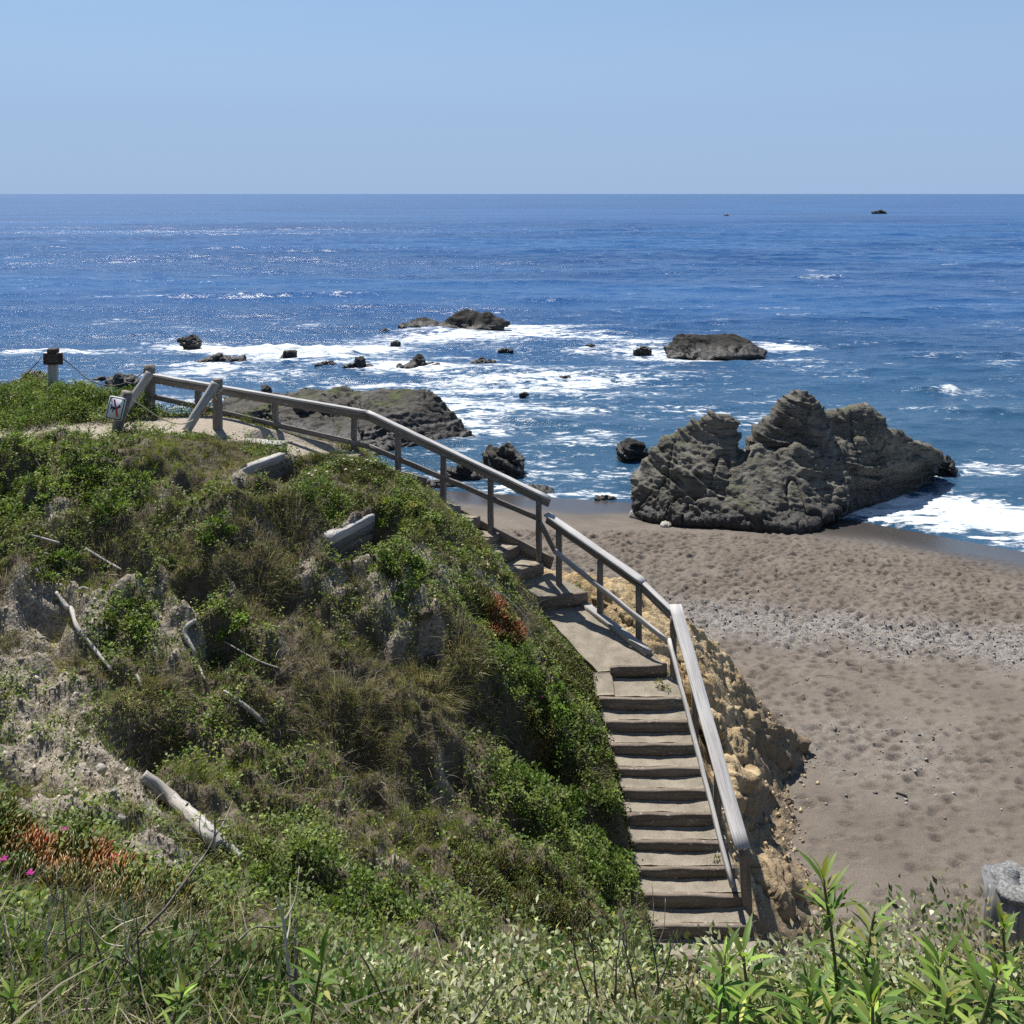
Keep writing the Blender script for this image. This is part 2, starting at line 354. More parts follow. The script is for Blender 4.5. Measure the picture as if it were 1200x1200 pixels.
for px, py, r in [(318,624,.16),(340,644,.18),(362,664,.2),(395,682,.24),(425,672,.2),(450,692,.26),(478,712,.3),(508,748,.26),(480,640,.2),(525,678,.22),(575,660,.2),(550,640,.16),(600,690,.14),(15,716,.25),(48,750,.25),(12,785,.4),(52,822,.4),(28,915,.5),(95,885,.35),(135,920,.3),(60,950,.35),(178,1000,.28),(210,733,.22),(65,600,.2),(185,715,.15),(500,775,.16),(748,1010,.16),(740,960,.1),(415,640,.14),(230,760,.12),(105,600,.15)]:
    c = hit(px, py); r *= .95; bo = np.maximum(bo, sst(.3, .9, np.exp(-((X-c[0])**2+(Y-c[1])**2)/r**2/1.6)+.55*bn))
bo *= gmask**.3
barefrac = np.maximum(barefrac, bo)
open_ = (1-.7*bo)*(1-stone)*(1-path)*(1-sst(bh+.12, bh-.1, best))*sst(22.6, 21.3, Y)*(1-.92*carve)

# ------------------------------------------------------------------ ground material and mesh
m = M('hill_soil'); pos = m.pos()
na = m.noise(pos, 5, 6, .65); nb = m.noise(pos, 28, 5, .7); vo = m.voro(pos, 26)
soil = m.mix(m.maprange(na, .3, .7), (.075, .06, .042), (.15, .125, .09))
pale = m.mix(m.maprange(nb, .35, .65), (.16, .138, .108), (.34, .30, .24))
soil = m.mix(m.maprange(m.math('ADD', m.attr('bare'), m.math('MULTIPLY', m.math('SUBTRACT', na, .5), .5)), .25, .6), soil, pale)
soil = m.mix(m.ramp(nb, [(.3, .5), (.48, 0.)]), soil, (.07, .06, .045))
tan = m.mix(m.maprange(m.noise(pos, 2.2, 5, .65), .32, .68), (.35, .25, .13), (.55, .43, .26))
sz = m.new('ShaderNodeSeparateXYZ', {0: pos}).outputs[2]
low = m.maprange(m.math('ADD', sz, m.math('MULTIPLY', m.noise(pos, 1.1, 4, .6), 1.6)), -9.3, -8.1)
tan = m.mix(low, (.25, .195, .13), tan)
tan = m.mix(m.ramp(m.noise(m.mapping(pos, (1.2, 2.6, 5), (.3, .5, .4)), 4.2, 6, .72, .6), [(.34, .75), (.45, 0.)]), tan, (.09, .065, .04))
sandp = m.mix(m.maprange(nb, .35, .65), (.27, .23, .185), (.36, .315, .255))
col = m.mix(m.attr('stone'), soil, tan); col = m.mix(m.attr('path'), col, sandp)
hh = m.math('ADD', m.math('ADD', m.math('MULTIPLY', nb, .6), m.math('MULTIPLY', vo, -.5)), m.math('MULTIPLY', m.attr('stone'), m.math('MULTIPLY', m.noise(m.mapping(pos, (1, 1.6, 2.6), (.3, .4, .2)), 7, 6, .75), 2.5)))
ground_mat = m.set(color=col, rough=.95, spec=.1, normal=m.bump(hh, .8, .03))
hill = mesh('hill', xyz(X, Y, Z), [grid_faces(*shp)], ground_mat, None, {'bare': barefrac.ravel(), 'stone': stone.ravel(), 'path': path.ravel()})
tag(hill, kind='structure', label='bluff slope of soil and sandstone')

# ------------------------------------------------------------------ beach
def ys(x): return np.interp(x, [-6, 0, 5, 9, 13, 17.6, 24, 34, 60], [40.5, 39.3, 38.3, 37.5, 36.3, 33.2, 29.5, 25, 15])
BSZ = .055
bx = np.arange(-9, 36, BSZ); by = np.arange(8, 47, BSZ)
BX, BY = np.meshgrid(bx, by); bs = BX.shape
bq = xyz(BX, BY)
BZ = SEA+.081*(ys(BX)-BY)
BZ += np.where(BY < 14, (14-BY)*.03, 0)
BZ += .05*fbm(bq, .35, 3).reshape(bs)*sst(.5, 4, ys(BX)-BY)
dryness = sst(1.5, 5.5, ys(BX)-BY)
pit = np.zeros(bs)
npit = 34000
pxs = rng.uniform(-4, 30, npit); pys = rng.uniform(12, 34, npit)
keep = rng.random(npit) < np.clip(.25+.9*sst(20, 27, pys)+.6*perlin(xyz(pxs*.25, pys*.25)), 0.15, 1)
for x, y in zip(pxs[keep], pys[keep]):
    r = random.uniform(.055, .105); i0 = int((x-bx[0]-.35)/BSZ); j0 = int((y-by[0]-.35)/BSZ)
    if i0 < 0 or j0 < 0: continue
    sl = (slice(j0, j0+14), slice(i0, i0+14))
    d2 = (BX[sl]-x)**2/(r*1.3)**2+(BY[sl]-y)**2/(r*.9)**2
    pit[sl] += -np.exp(-d2)*random.uniform(.035, .085)+.02*np.exp(-(np.sqrt(d2)-1.6)**2*3)
BZ += np.maximum(pit, -.09)*dryness
BZ += (.012*ridged(bq, 3.6, 2).reshape(bs)+.012*fbm(bq, 6, 2).reshape(bs))*dryness
gband = np.exp(-((BY-(25.6-.22*(BX-5.5)))/1.35)**2)*sst(2.5, 6, BX)+.3*np.exp(-((BY-(18.5))/1.5)**2)*np.exp(-((BX-7)/2.0)**2)
gband = np.clip(gband+.35*fbm(bq, .8, 3).reshape(bs)*(gband > .12), 0, 1)
wet = sst(3.8+1.6*sst(7, 13, BX), 1.2, ys(BX)-BY+.5*fbm(bq, .3, 2).reshape(bs))
m = M('beach_sand'); pos = m.pos()
nb = m.noise(pos, 62, 4, .75); na = m.noise(pos, .7, 4, .6); gr = m.voro(pos, 30, out='Color'); grs = m.new('ShaderNodeSeparateColor', {0: gr}).outputs[0]
col = m.mix(m.maprange(na, .3, .7), (.134, .113, .093), (.18, .154, .128))
col = m.mix(m.maprange(nb, .3, .75), m.mix(1.0, col, (.6, .6, .6), 'MULTIPLY'), m.mix(1.0, col, (1.34, 1.32, 1.29), 'MULTIPLY'))
col = m.mix(m.math('MULTIPLY', m.attr('gravel'), m.ramp(grs, [(.35, 0.), (.6, .85)])), col, (.265, .255, .245))
wetc = m.mix(m.attr('wet'), col, (.052, .047, .045))
m.put(m.b.inputs['Roughness'], m.maprange(m.attr('wet'), .2, 1, .95, .24))
bh_ = m.math('ADD', m.math('MULTIPLY', nb, .6), m.math('MULTIPLY', m.noise(pos, 11, 5, .65), 1.1))
beach_mat = m.set(color=wetc, spec=.3, normal=m.bump(bh_, m.maprange(m.attr('wet'), .1, .9, .75, .08), .03))
beach = mesh('beach', xyz(BX, BY, BZ), [grid_faces(*bs)], beach_mat, None, {'gravel': gband.ravel(), 'wet': wet.ravel()})
tag(beach, kind='structure')
def HB(x, y): return bil(BZ, x, y, bx[0], by[0], BSZ)

# pebbles washed up in a band across the sand
npb = 7000
ppx = rng.uniform(2, 26, npb*4); ppy = rng.uniform(14, 32, npb*4)
pr = bil(gband, ppx, ppy, bx[0], by[0], BSZ)
k = rng.random(npb*4) < np.clip(pr, 0.005, 1)*.75
ppx, ppy = ppx[k][:npb], ppy[k][:npb]; n = len(ppx)
oc = np.array([(1,0,0),(0,1,0),(-1,0,0),(0,-1,0),(0,0,1),(0,0,-1)], float)
of = np.array([(0,1,4),(1,2,4),(2,3,4),(3,0,4),(1,0,5),(2,1,5),(3,2,5),(0,3,5)])
sc = rng.uniform(.014, .042, (n, 1, 1))*np.array([1, 1, .6])*rng.uniform(.7, 1.3, (n, 1, 3)); an = rng.uniform(0, 6.28, n)
v = oc[None]*sc*rng.uniform(.75, 1.25, (n, 6, 1)); ca, sa = np.cos(an)[:, None], np.sin(an)[:, None]
v = np.stack([v[..., 0]*ca-v[..., 1]*sa, v[..., 0]*sa+v[..., 1]*ca, v[..., 2]], -1)+np.stack([ppx, ppy, HB(ppx, ppy)+.008], 1)[:, None]
pc = rng.uniform(.09, .36, (n, 1))*np.array([1, .97, .93]); 
m = M('pebble_stone'); pebble_mat = m.set(color=m.attr('Col', 'Color'), rough=.7)
tag(mesh('pebbles', v.reshape(-1, 3), [(of[None]+6*np.arange(n)[:, None, None]).reshape(-1, 3)], pebble_mat, None, {'Col': np.repeat(pc, 6, 0)}), 'band of small grey pebbles strewn across the brown sand', 'pebbles', kind='stuff')

# ------------------------------------------------------------------ sea
yr = [26.0]
while yr[-1] < 620: yr.append(yr[-1]*1.0036)
while yr[-1] < 40000: yr.append(yr[-1]*1.025)
yr = np.array(yr); un = np.linspace(-1, 1, 560); un = .8*un
SX = yr[:, None]*un[None]*1.0; SY = np.repeat(yr[:, None], len(un), 1); ss_ = SX.shape
sq = xyz(SX, SY)
far = sst(600, 230, SY)*(1+.5*sst(100, 250, SY))
wob = 3.0*fbm(sq, .02, 2).reshape(ss_)
SZ = np.zeros(ss_)
for L, A, ang in [(17, .20, .05), (11, .12, -.22), (7.3, .07, .3), (4.6, .05, -.1), (3.1, .035, .45)]:
    ph = (SY*math.cos(ang)+SX*math.sin(ang)+wob*(1+L*.15))*2*np.pi/L
    SZ += A*(1-np.abs(np.sin(ph/2))*2+.3)*(.55+.9*fbm(sq+L, 1.2/L*.35, 2).reshape(ss_))
SZ += .06*fbm(np.stack([sq[:, 0]*.5, sq[:, 1], sq[:, 2]], 1), .8, 4).reshape(ss_)
depth = SY-ys(SX)
SZ *= sst(0, 16, depth)*far*1.25
foam = np.zeros(ss_)
def fblob(px, py, rx, ry, s):
    global foam
    c = S(px, py); a = rx/F*c[1]; b = ry*c[1]**2/(-SEA*F)
    foam = foam+s*np.exp(-(((SX-c[0])/a)**2+((SY-c[1])/b)**2))
for a in [(640,393,115,13,.72),(730,402,60,10,.66),(510,394,85,9,.75),(590,384,50,6,.9),(330,413,105,10,1.1),(230,407,50,7,1.1),(915,406,32,8,1.0),(765,412,40,7,.9),(60,412,80,6,1.2),(430,405,60,8,.6),(840,422,80,4,.9),(250,428,60,5,.7),(470,432,60,5,.7),(520,438,150,16,.35),(650,450,120,12,.35),
          (690,513,65,16,1.0),(560,490,55,24,.75),(640,545,60,14,.4),(700,580,70,4,.8),(590,575,40,6,.5),(1090,598,110,22,1.05),(1185,612,70,34,1.2),(1030,588,60,14,.9),(1150,545,60,10,.65),(1015,590,45,12,.9),(150,374,35,3,.7),(300,346,150,4,.3),(1100,456,25,3,.45),(1090,418,30,2,.6),(960,325,40,2,.6),
          (800,440,90,8,.25),(430,480,60,20,.3),(1130,560,120,12,.5),(470,570,50,12,.6),(200,436,120,8,.35),(980,395,30,3,.4),(1040,425,25,2,.5),(740,357,20,1.5,.6)]: fblob(*a)
for (p0, p1, py, hgt, fm) in [(265,440,413,.75,.8),(160,450,347,.6,.15),(915,1010,325,.6,.2),(1065,1130,456,.4,.15),(0,90,413,.5,.6),(1060,1200,416,.35,.12),(640,780,385,.25,.3),(880,1000,300,.5,.05),(600,700,352,.4,.1),(1080,1200,487,.3,.25),(420,560,500,.12,.25),(640,760,470,.12,.3)]:
    a, b = S(p0, py), S(p1, py); Lx = b[0]-a[0]
    t = (SX-a[0])/Lx; win = sst(-.1, .25, t)*sst(1.1, .75, t)
    yc = a[1]+.05*Lx*np.sin(t*5+p0)+1.0*perlin(xyz(SX*.18, SX*0+p0)).reshape(ss_)
    sg = 1.1 if a[1] < 90 else 2.0
    dd = SY-yc; prof = np.exp(-(dd/np.where(dd < 0, sg*.55, sg*1.5))**2)*win*(.75+.5*perlin(xyz(SX*.9, SY*.9+p0)).reshape(ss_))
    SZ += hgt*prof*.8; foam = foam+fm*prof*1.3
foam += .46*np.exp(-(((SX-S(560,455)[0])/22)**2+((SY-62)/17)**2))+.12*sst(150, 60, SY)
edge = np.exp(-((depth-.6)/1.1)**2)*sst(-4, 3, SX)
foam = foam+.35*edge
SZc = np.stack([SX.ravel(), SY.ravel(), (SEA+SZ).ravel()], 1)
m = M('sea_water'); pos = m.pos()
cd = m.new('ShaderNodeSeparateXYZ', {0: pos}).outputs[1]
p2 = m.mapping(pos, (.45, 1, 1))
w1 = m.noise(p2, 2.6, 6, .62, .3); w2 = m.noise(m.mapping(pos, (.5, 1, 1)), .42, 6, .62, .4); w3 = m.noise(m.mapping(pos, (.35, 1, 1)), .045, 6, .62)
patch = m.maprange(m.noise(m.mapping(pos, (.12, 1, 1)), .022, 6, .68, .3), .42, .62)
nrm = m.bump(w3, m.math('ADD', .15, m.math('MULTIPLY', patch, .85)), 3.2)
nrm = m.bump(w2, m.math('ADD', .25, m.math('MULTIPLY', patch, .75)), .55, nrm)
nrm = m.bump(w1, .9, .10, nrm)
deep = m.mix(m.maprange(m.noise(m.mapping(pos, (.25, 1, 1)), .03, 4, .6), .35, .65), (.010, .050, .150), (.018, .080, .215))
shal = m.mix(m.maprange(cd, 40, 110), (.022, .066, .120), deep)
fo = m.attr('foam')
lace = m.noise(m.mapping(pos, (.45, 1, 1)), .9, 7, .68, .9)
lace2 = m.noise(m.mapping(pos, (.5, 1, 1)), 2.6, 6, .7, .6)
ridge = m.math('SUBTRACT', 1.0, m.math('MULTIPLY', m.math('ABSOLUTE', m.math('SUBTRACT', lace, .5)), 7.0))
clump = m.noise(m.mapping(pos, (.4, 1, 1)), .30, 5, .62, .5)
fsum = m.math('ADD', m.math('MULTIPLY', fo, .50), m.math('ADD', m.math('ADD', m.math('MULTIPLY', m.math('SUBTRACT', lace2, .5), 1.5), m.math('MULTIPLY', m.math('SUBTRACT', clump, .5), 1.7)), m.math('MULTIPLY', ridge, .42)))
caps = m.math('MULTIPLY', m.ramp(m.noise(m.mapping(pos, (.3, 1, 1)), .22, 6, .7), [(.67, 0.), (.74, 1.)]), .5)
mask = m.math('ADD', m.maprange(fsum, .60, 1.05), caps, clamp=True)
col = m.mix(mask, shal, m.mix(m.maprange(m.noise(m.mapping(pos, (.6, 1, 1)), 1.7, 6, .7, .4), .35, .65), (.42, .47, .50), (.78, .80, .80)))
m.put(m.b.inputs['Roughness'], m.mix(mask, m.new('ShaderNodeCombineColor', {0: m.maprange(cd, 60, 350, .13, .30), 1: m.maprange(cd, 60, 350, .13, .30), 2: .2}).outputs[0], (.85, .85, .85)))
sea_mat = m.set(color=col, ior=1.333, spec=.5, normal=nrm)
sea = mesh('sea', SZc, [grid_faces(*ss_)], sea_mat, None, {'foam': foam.ravel()})
tag(sea, kind='structure')

# ------------------------------------------------------------------ rocks
def rock_mat(name, c0, c1, dark, wetline, wetc=(.03, .028, .025), green=0.0):
    m = M(name); pos = m.pos()
    a = m.noise(pos, .9, 5, .65); b = m.noise(pos, 7, 6, .7); st = m.noise(m.mapping(pos, (1.1, 1.4, 6), (.25, -.35, .2)), 1.3, 6, .68, .5)
    col = m.mix(m.maprange(a, .32, .68), c0, c1)
    col = m.mix(m.ramp(st, [(.38, .9), (.48, 0.)]), col, dark)
    col = m.mix(m.ramp(b, [(.58, 0.), (.75, .4)]), col, tuple(min(1, 1.6*v) for v in c1))
    if green:
        nzv = m.new('ShaderNodeSeparateXYZ', {0: m.new('ShaderNodeNewGeometry').outputs['Normal']}).outputs[2]
        gm = m.math('MULTIPLY', m.maprange(nzv, .6, .9), m.maprange(m.noise(pos, .6, 4, .6), .5, .66))
        col = m.mix(m.math('MULTIPLY', gm, green), col, (.075, .09, .03))
    z = m.new('ShaderNodeSeparateXYZ', {0: pos}).outputs[2]
    wl = m.maprange(m.math('ADD', z, m.math('MULTIPLY', a, -.9)), wetline-.45, wetline+.25)
    col = m.mix(wl, wetc, col)
    m.put(m.b.inputs['Roughness'], m.maprange(wl, 0, 1, .45, .9))
    return m.set(color=col, spec=.3, normal=m.bump(m.math('ADD', b, m.math('MULTIPLY', st, 1.2)), .8, .07))
rk_big = rock_mat('grey_olive_rock', (.085, .079, .065), (.175, .163, .133), (.03, .027, .022), SEA+.55, green=.5)
rk_reef = rock_mat('dark_reef_rock', (.05, .046, .04), (.105, .097, .083), (.04, .036, .03), SEA+.5, green=.85)
rk_wet = rock_mat('wet_black_rock', (.018, .017, .015), (.042, .039, .034), (.01, .009, .008), SEA+.3)
rk_stone = rock_mat('grey_stone', (.27, .25, .215), (.42, .39, .34), (.12, .11, .1), -30)

def unit_(v): return v/(np.linalg.norm(v, axis=-1, keepdims=True)+1e-9)
def HULL(*q): return ('hull', [P(*p) for p in q])
def make_rock(name, lobes, mat, voxel, amp, strat=(.25, -.35, 1), sfreq=1.0, label=None, group=None, seed=0, ridge_s=.45, cuts=70, grow=0.0):
    """lobes: centre, radii, (yaw, pitch, roll) ellipsoids fused by a voxel remesh, then eroded along bedding planes"""
    import bmesh
    bm = bmesh.new(); rl = np.random.default_rng(int(seed*10)+77)
    for lb_ in lobes:                                        # each lobe is an angular block: the convex hull of its corner points
        if isinstance(lb_[0], str): vs = [Vector(p) for p in lb_[1]]
        else:
            c, r, ang = lb_
            mt = Matrix.Translation(c) @ Matrix.Rotation(ang[0], 4, 'Z') @ Matrix.Rotation(ang[1], 4, 'Y') @ Matrix.Rotation(ang[2], 4, 'X') @ Matrix.Diagonal((*r, 1))
            k_ = unit_(rl.normal(size=(22, 3))); k_[:, 2] = np.clip(k_[:, 2]*1.25, -1, .92); vs = [mt @ Vector(p*1.06) for p in k_]
        nv_ = [bm.verts.new(v) for v in vs]
        h_ = bmesh.ops.convex_hull(bm, input=nv_)
        bmesh.ops.delete(bm, geom=list({v for v in h_['geom_interior']+h_['geom_unused'] if isinstance(v, bmesh.types.BMVert) and v.is_valid}), context='VERTS')
    co = np.array([v.co[:] for v in bm.verts])
    me = bpy.data.meshes.new('tmp'); bm.to_mesh(me); bm.free()
    o = bpy.data.objects.new('tmp', me); C.objects.link(o)
    md = o.modifiers.new('r', 'REMESH'); md.mode = 'VOXEL'; md.voxel_size = voxel
    ev = o.evaluated_get(bpy.context.evaluated_depsgraph_get()); me2 = bpy.data.meshes.new_from_object(ev)
    bpy.data.objects.remove(o); bpy.data.meshes.remove(me)
    n = len(me2.vertices); co = np.empty(n*3, np.float32); me2.vertices.foreach_get('co', co); co = co.reshape(-1, 3).astype(float)
    no = np.empty(n*3, np.float32); me2.vertices.foreach_get('normal', no); no = no.reshape(-1, 3).astype(float)
    sv = np.array(strat, float); sv /= np.linalg.norm(sv)
    rg = np.random.default_rng(int(seed*100)+5)
    ext = co.max(0)-co.min(0); big = float(ext.max())
    t1 = np.cross(sv, [0, 1, 0]); t1 /= np.linalg.norm(t1); t2 = np.cross(sv, t1)
    fam = [sv, t1, t2, -t1, -t2, (sv+t1)/1.41, (sv-t2)/1.41]
    co0 = co.copy(); cap = big*.028
    for _ in range(cuts):                                     # chisel flat facets along bedding and joint planes
        i = rg.integers(n); nn = no[i]*.7+fam[int(np.argmax([f@no[i] for f in fam]))]*.8+rg.normal(0, .18, 3); nn /= np.linalg.norm(nn)
        rad = big*rg.uniform(.05, .17); dl = rad*rg.uniform(.08, .20)
        dv = co-co[i]; hgt_ = dv@nn+dl; fall = np.clip(1.6-np.linalg.norm(dv, axis=1)/rad, 0, 1); fall = np.minimum(1, fall*2.2)
        co = co-nn*(np.clip(hgt_, 0, dl*1.3)*fall)[:, None]
    mv = co-co0; ml = np.linalg.norm(mv, axis=1)[:, None]; co = co0+mv*np.minimum(1, cap/(ml+1e-9))
    h = (co@sv)*sfreq+.30*fbm(co+seed, .45, 2)
    def saw(ph, a):
        f_ = ph-np.floor(ph); return np.where(f_ < a, f_/a, (1-f_)/(1-a))
    bandw = np.clip(.5+1.2*perlin(co*.55+seed+31), 0, 1)
    s1 = saw(h*.62+.2, .86); s2 = saw(h*1.9+.25*perlin(co*.8+seed), .84); s3 = saw(h*5.2+.5*perlin(co*1.2+seed), .78)
    along = co-np.outer(co@sv, sv)*.65
    dd = amp*(.35+.85*np.clip(.5+1.5*perlin(co*.42+seed+53), 0, 1))*(.6*(s1-.5)+.75*(s2-.5)*(.25+1.1*bandw)+.16*(s3-.5)+.34*fbm(along+seed, ridge_s*1.3, 3)+.16*ridged(along*np.array([1, 1, 1.5])+seed, ridge_s*3.2, 3)+.10*fbm(co+seed, ridge_s*9, 3))+min(amp*.3, .05)*ridged(co+seed, 2.3, 3)
    cr = np.abs(perlin(co@np.stack([t1*.9, t2*.35, sv*.25], 1)+seed+70)); dd -= amp*.75*np.exp(-(cr/.022)**2)*np.clip(.3+1.5*perlin(co*.4+seed+11), 0, 1)
    co = co+no*(dd+grow)[:, None]
    me2.vertices.foreach_set('co', co.astype(np.float32).ravel()); me2.name = name
    me2.polygons.foreach_set('use_smooth', np.ones(len(me2.polygons), bool)); me2.update()
    me2.materials.clear(); me2.materials.append(mat)
    ob = bpy.data.objects.new(name, me2); C.objects.link(ob)
    return tag(ob, label, 'rock' if label else None, group)

def L(px, py, D, rx, ry, rz, yaw=0, pitch=0, roll=0):
    return (P(px, py, D), (rx, ry, rz), (yaw, pitch, roll))
make_rock('sea_stack', [
    HULL((738,603,35.6),(739,570,36.2),(750,537,36.8),(772,513,37.2),(803,491,37.5),(840,479,37.6),(850,477,37.7),(858,500,37.7),(866,545,36.4),(880,612,34.8),(845,618,34.4),(790,616,34.6),(760,612,35),(770,575,39.5),(855,560,40)),
    HULL((850,618,34.4),(940,616,34.2),(975,606,34.9),(1000,590,36),(1003,560,36.9),(985,537,37.4),(935,522,37),(885,517,37),(864,545,35.9),(880,502,39.2),(965,505,39.6)),
    HULL((876,507,38.0),(890,494,38.0),(908,471,38.2),(928,452,38.4),(938,449,38.5),(950,455,38.6),(954,476,38.5),(966,496,38.3),(985,512,38.0),(985,530,37.4),(875,530,37.1),(930,500,40.6)),
    HULL((955,486,38.7),(972,476,39),(1002,473,39.3),(1028,476,39.5),(1033,480,39.4),(1022,487,39.2),(1043,500,39),(962,508,38.3),(1000,500,42)),
    HULL((958,507,38.2),(1043,499,39.2),(1085,511,40.3),(1107,529,40.9),(1101,546,40.9),(1092,578,40.6),(1048,592,39.4),(1003,608,37.0),(968,614,35.8),(978,560,37),(968,530,37.2),(1085,560,43.5),(1000,560,43)),
    HULL((800,615,34.5),(880,620,34.1),(945,619,33.9),(985,604,35),(900,585,34.9),(820,585,35),(900,620,37))],
    rk_big, .055, .34, (.35, -.35, 1), 1.25, 'large grey layered rock with two peaks at the edge of the sand', seed=3, ridge_s=.6, cuts=130, grow=.14)
make_rock('reef', [
    HULL((252,476,49.5),(262,459,53),(330,452,53),(450,449,52),(500,452,51),(520,478,49.3),(500,485,48.5),(470,522,46.2),(400,541,44.3),(320,527,45.5),(262,508,47.2)),
    HULL((425,452,50.5),(455,449,50.8),(503,449,50.4),(517,457,50),(533,488,49.2),(556,505,48.8),(564,514,48.6),(530,518,48),(478,524,46.5),(430,505,46.4),(440,470,52.5)),
    HULL((300,535,44.8),(420,548,43.8),(470,530,45.4),(400,505,47),(310,505,47)), L(330,478,50,1.2,1.2,.5), L(385,470,50,1.6,1.3,.5), L(290,480,49,1.2,1.2,.5)],
    rk_reef, .075, .30, (.15, -.2, 1), 1.2, 'broad dark flat-topped reef rock behind the handrail', seed=12, ridge_s=.7, cuts=120)
cl = make_rock('cliff', [
    HULL((697,682,17.4),(708,684,17.6),(722,686,17.6),(760,702,17.8),(800,726,18.0),(800,775,16.5),(745,728,16.6),(690,708,17.2),(700,760,17.6),(780,830,17.4)),
    HULL((790,722,18.0),(826,746,18.1),(850,770,18.3),(876,802,18.4),(868,862,16.8),(830,800,16.5),(800,770,16.4),(800,860,17.4),(850,880,17.8)),
    HULL((850,770,18.3),(878,804,18.5),(903,836,18.6),(930,870,18.65),(941,884,18.6),(936,893,18.3),(905,888,17.6),(880,868,17.0),(850,846,16.6),(850,920,17.8),(920,905,18.5)),
    HULL((800,778,16.3),(850,848,16.6),(888,888,17.2),(893,905,16.6),(868,900,15.8),(840,880,15.2),(820,840,15.4),(830,950,16.2)),
    HULL((845,885,15.0),(868,902,15.6),(884,922,15.6),(874,950,15.1),(868,975,14.2),(850,940,14.2),(850,1010,15)),
    HULL((868,960,14.4),(893,972,15.0),(905,995,14.7),(922,1022,14.2),(938,1046,13.8),(905,1066,13.1),(880,1030,13.3),(890,1100,14)),
    ], ground_mat, .042, .20, (.55, .25, .8), 2.2, seed=21, ridge_s=1.3, cuts=120, grow=.03)
at_ = cl.data.attributes.new('stone', 'FLOAT', 'POINT'); at_.data.foreach_set('value', np.ones(len(cl.data.vertices), np.float32))
for k_ in ('label', 'category'):
    if k_ in cl: del cl[k_]
tag(cl, kind='structure')
small = [  # px, base py, width px, height px, material, label
 (590,558,52,32,rk_reef,'rounded dark rock in the surf just above the handrail'),
 (742,539,40,22,rk_wet,'small dark rock touching the left side of the large layered rock'),
 (1108,556,28,20,rk_wet,'small dark rock at the right tip of the large layered rock'),
 (838,418,130,27,rk_wet,'long low dark rock in the surf beyond the large layered rock'),
 (530,388,128,26,rk_wet,'long jagged black rock ringed by white foam farthest out in the surf'),
 (220,408,26,15,rk_wet,'small pointed dark rock behind the breaking wave on the left'),
 (256,426,58,12,rk_wet,'flat weedy rock just below the breaking wave on the left'),
 (338,422,20,11,rk_wet,'rounded rock half hidden in the breaking wave'),
 (381,430,26,9,rk_wet,'tiny black rock left of the pointed rock in the surf'),
 (420,433,34,14,rk_wet,'small pointed black rock above the reef'),
 (490,434,56,15,rk_wet,'low black rock with a pointed middle above the right end of the reef'),
 (565,428,30,11,rk_wet,'small black rock right of the low pointed one above the reef'),
 (463,405,12,6,rk_wet,'speck of black rock in foam below the far jagged rock'),
 (450,389,12,5,rk_wet,'tiny black rock just left of the far jagged rock'),
 (592,412,18,5,rk_wet,'thin black rock awash below the right end of the far jagged rock'),
 (753,414,20,9,rk_wet,'small black rock in foam left of the long low dark rock'),
 (694,408,14,5,rk_wet,'tiny rock awash midway between the two long surf rocks'),
 (664,445,24,5,rk_wet,'low rock awash in open water right of the surf'),
 (614,463,12,4,rk_wet,'tiny dark rock awash above the rounded rock'),
 (146,452,54,16,rk_wet,'low dark rock with wet weed beside the first rail post'),
 (38,442,26,8,rk_wet,'low dark rock in the water left of the brown sign'),
 (118,447,30,7,rk_wet,'flat dark rock between the brown sign and the handrail'),
 (540,562,46,20,rk_wet,'black pointed rock at the water line behind the handrail'),
 (515,572,48,13,rk_wet,'low black reef rock nearest the handrail'),
 (625,578,50,8,rk_wet,'low row of wet stones on the shore below the rounded rock'),
 (710,586,26,7,rk_wet,'small wet stone at the edge of the sand'),
 (1032,250.5,17,6.5,rk_reef,'dark islet far out near the horizon'),
 (852,253,6,2.5,rk_reef,'tiny dark rock far out left of the islet'),
 (308,466,18,11,rk_reef,'small boulder sitting on top of the reef'),
]
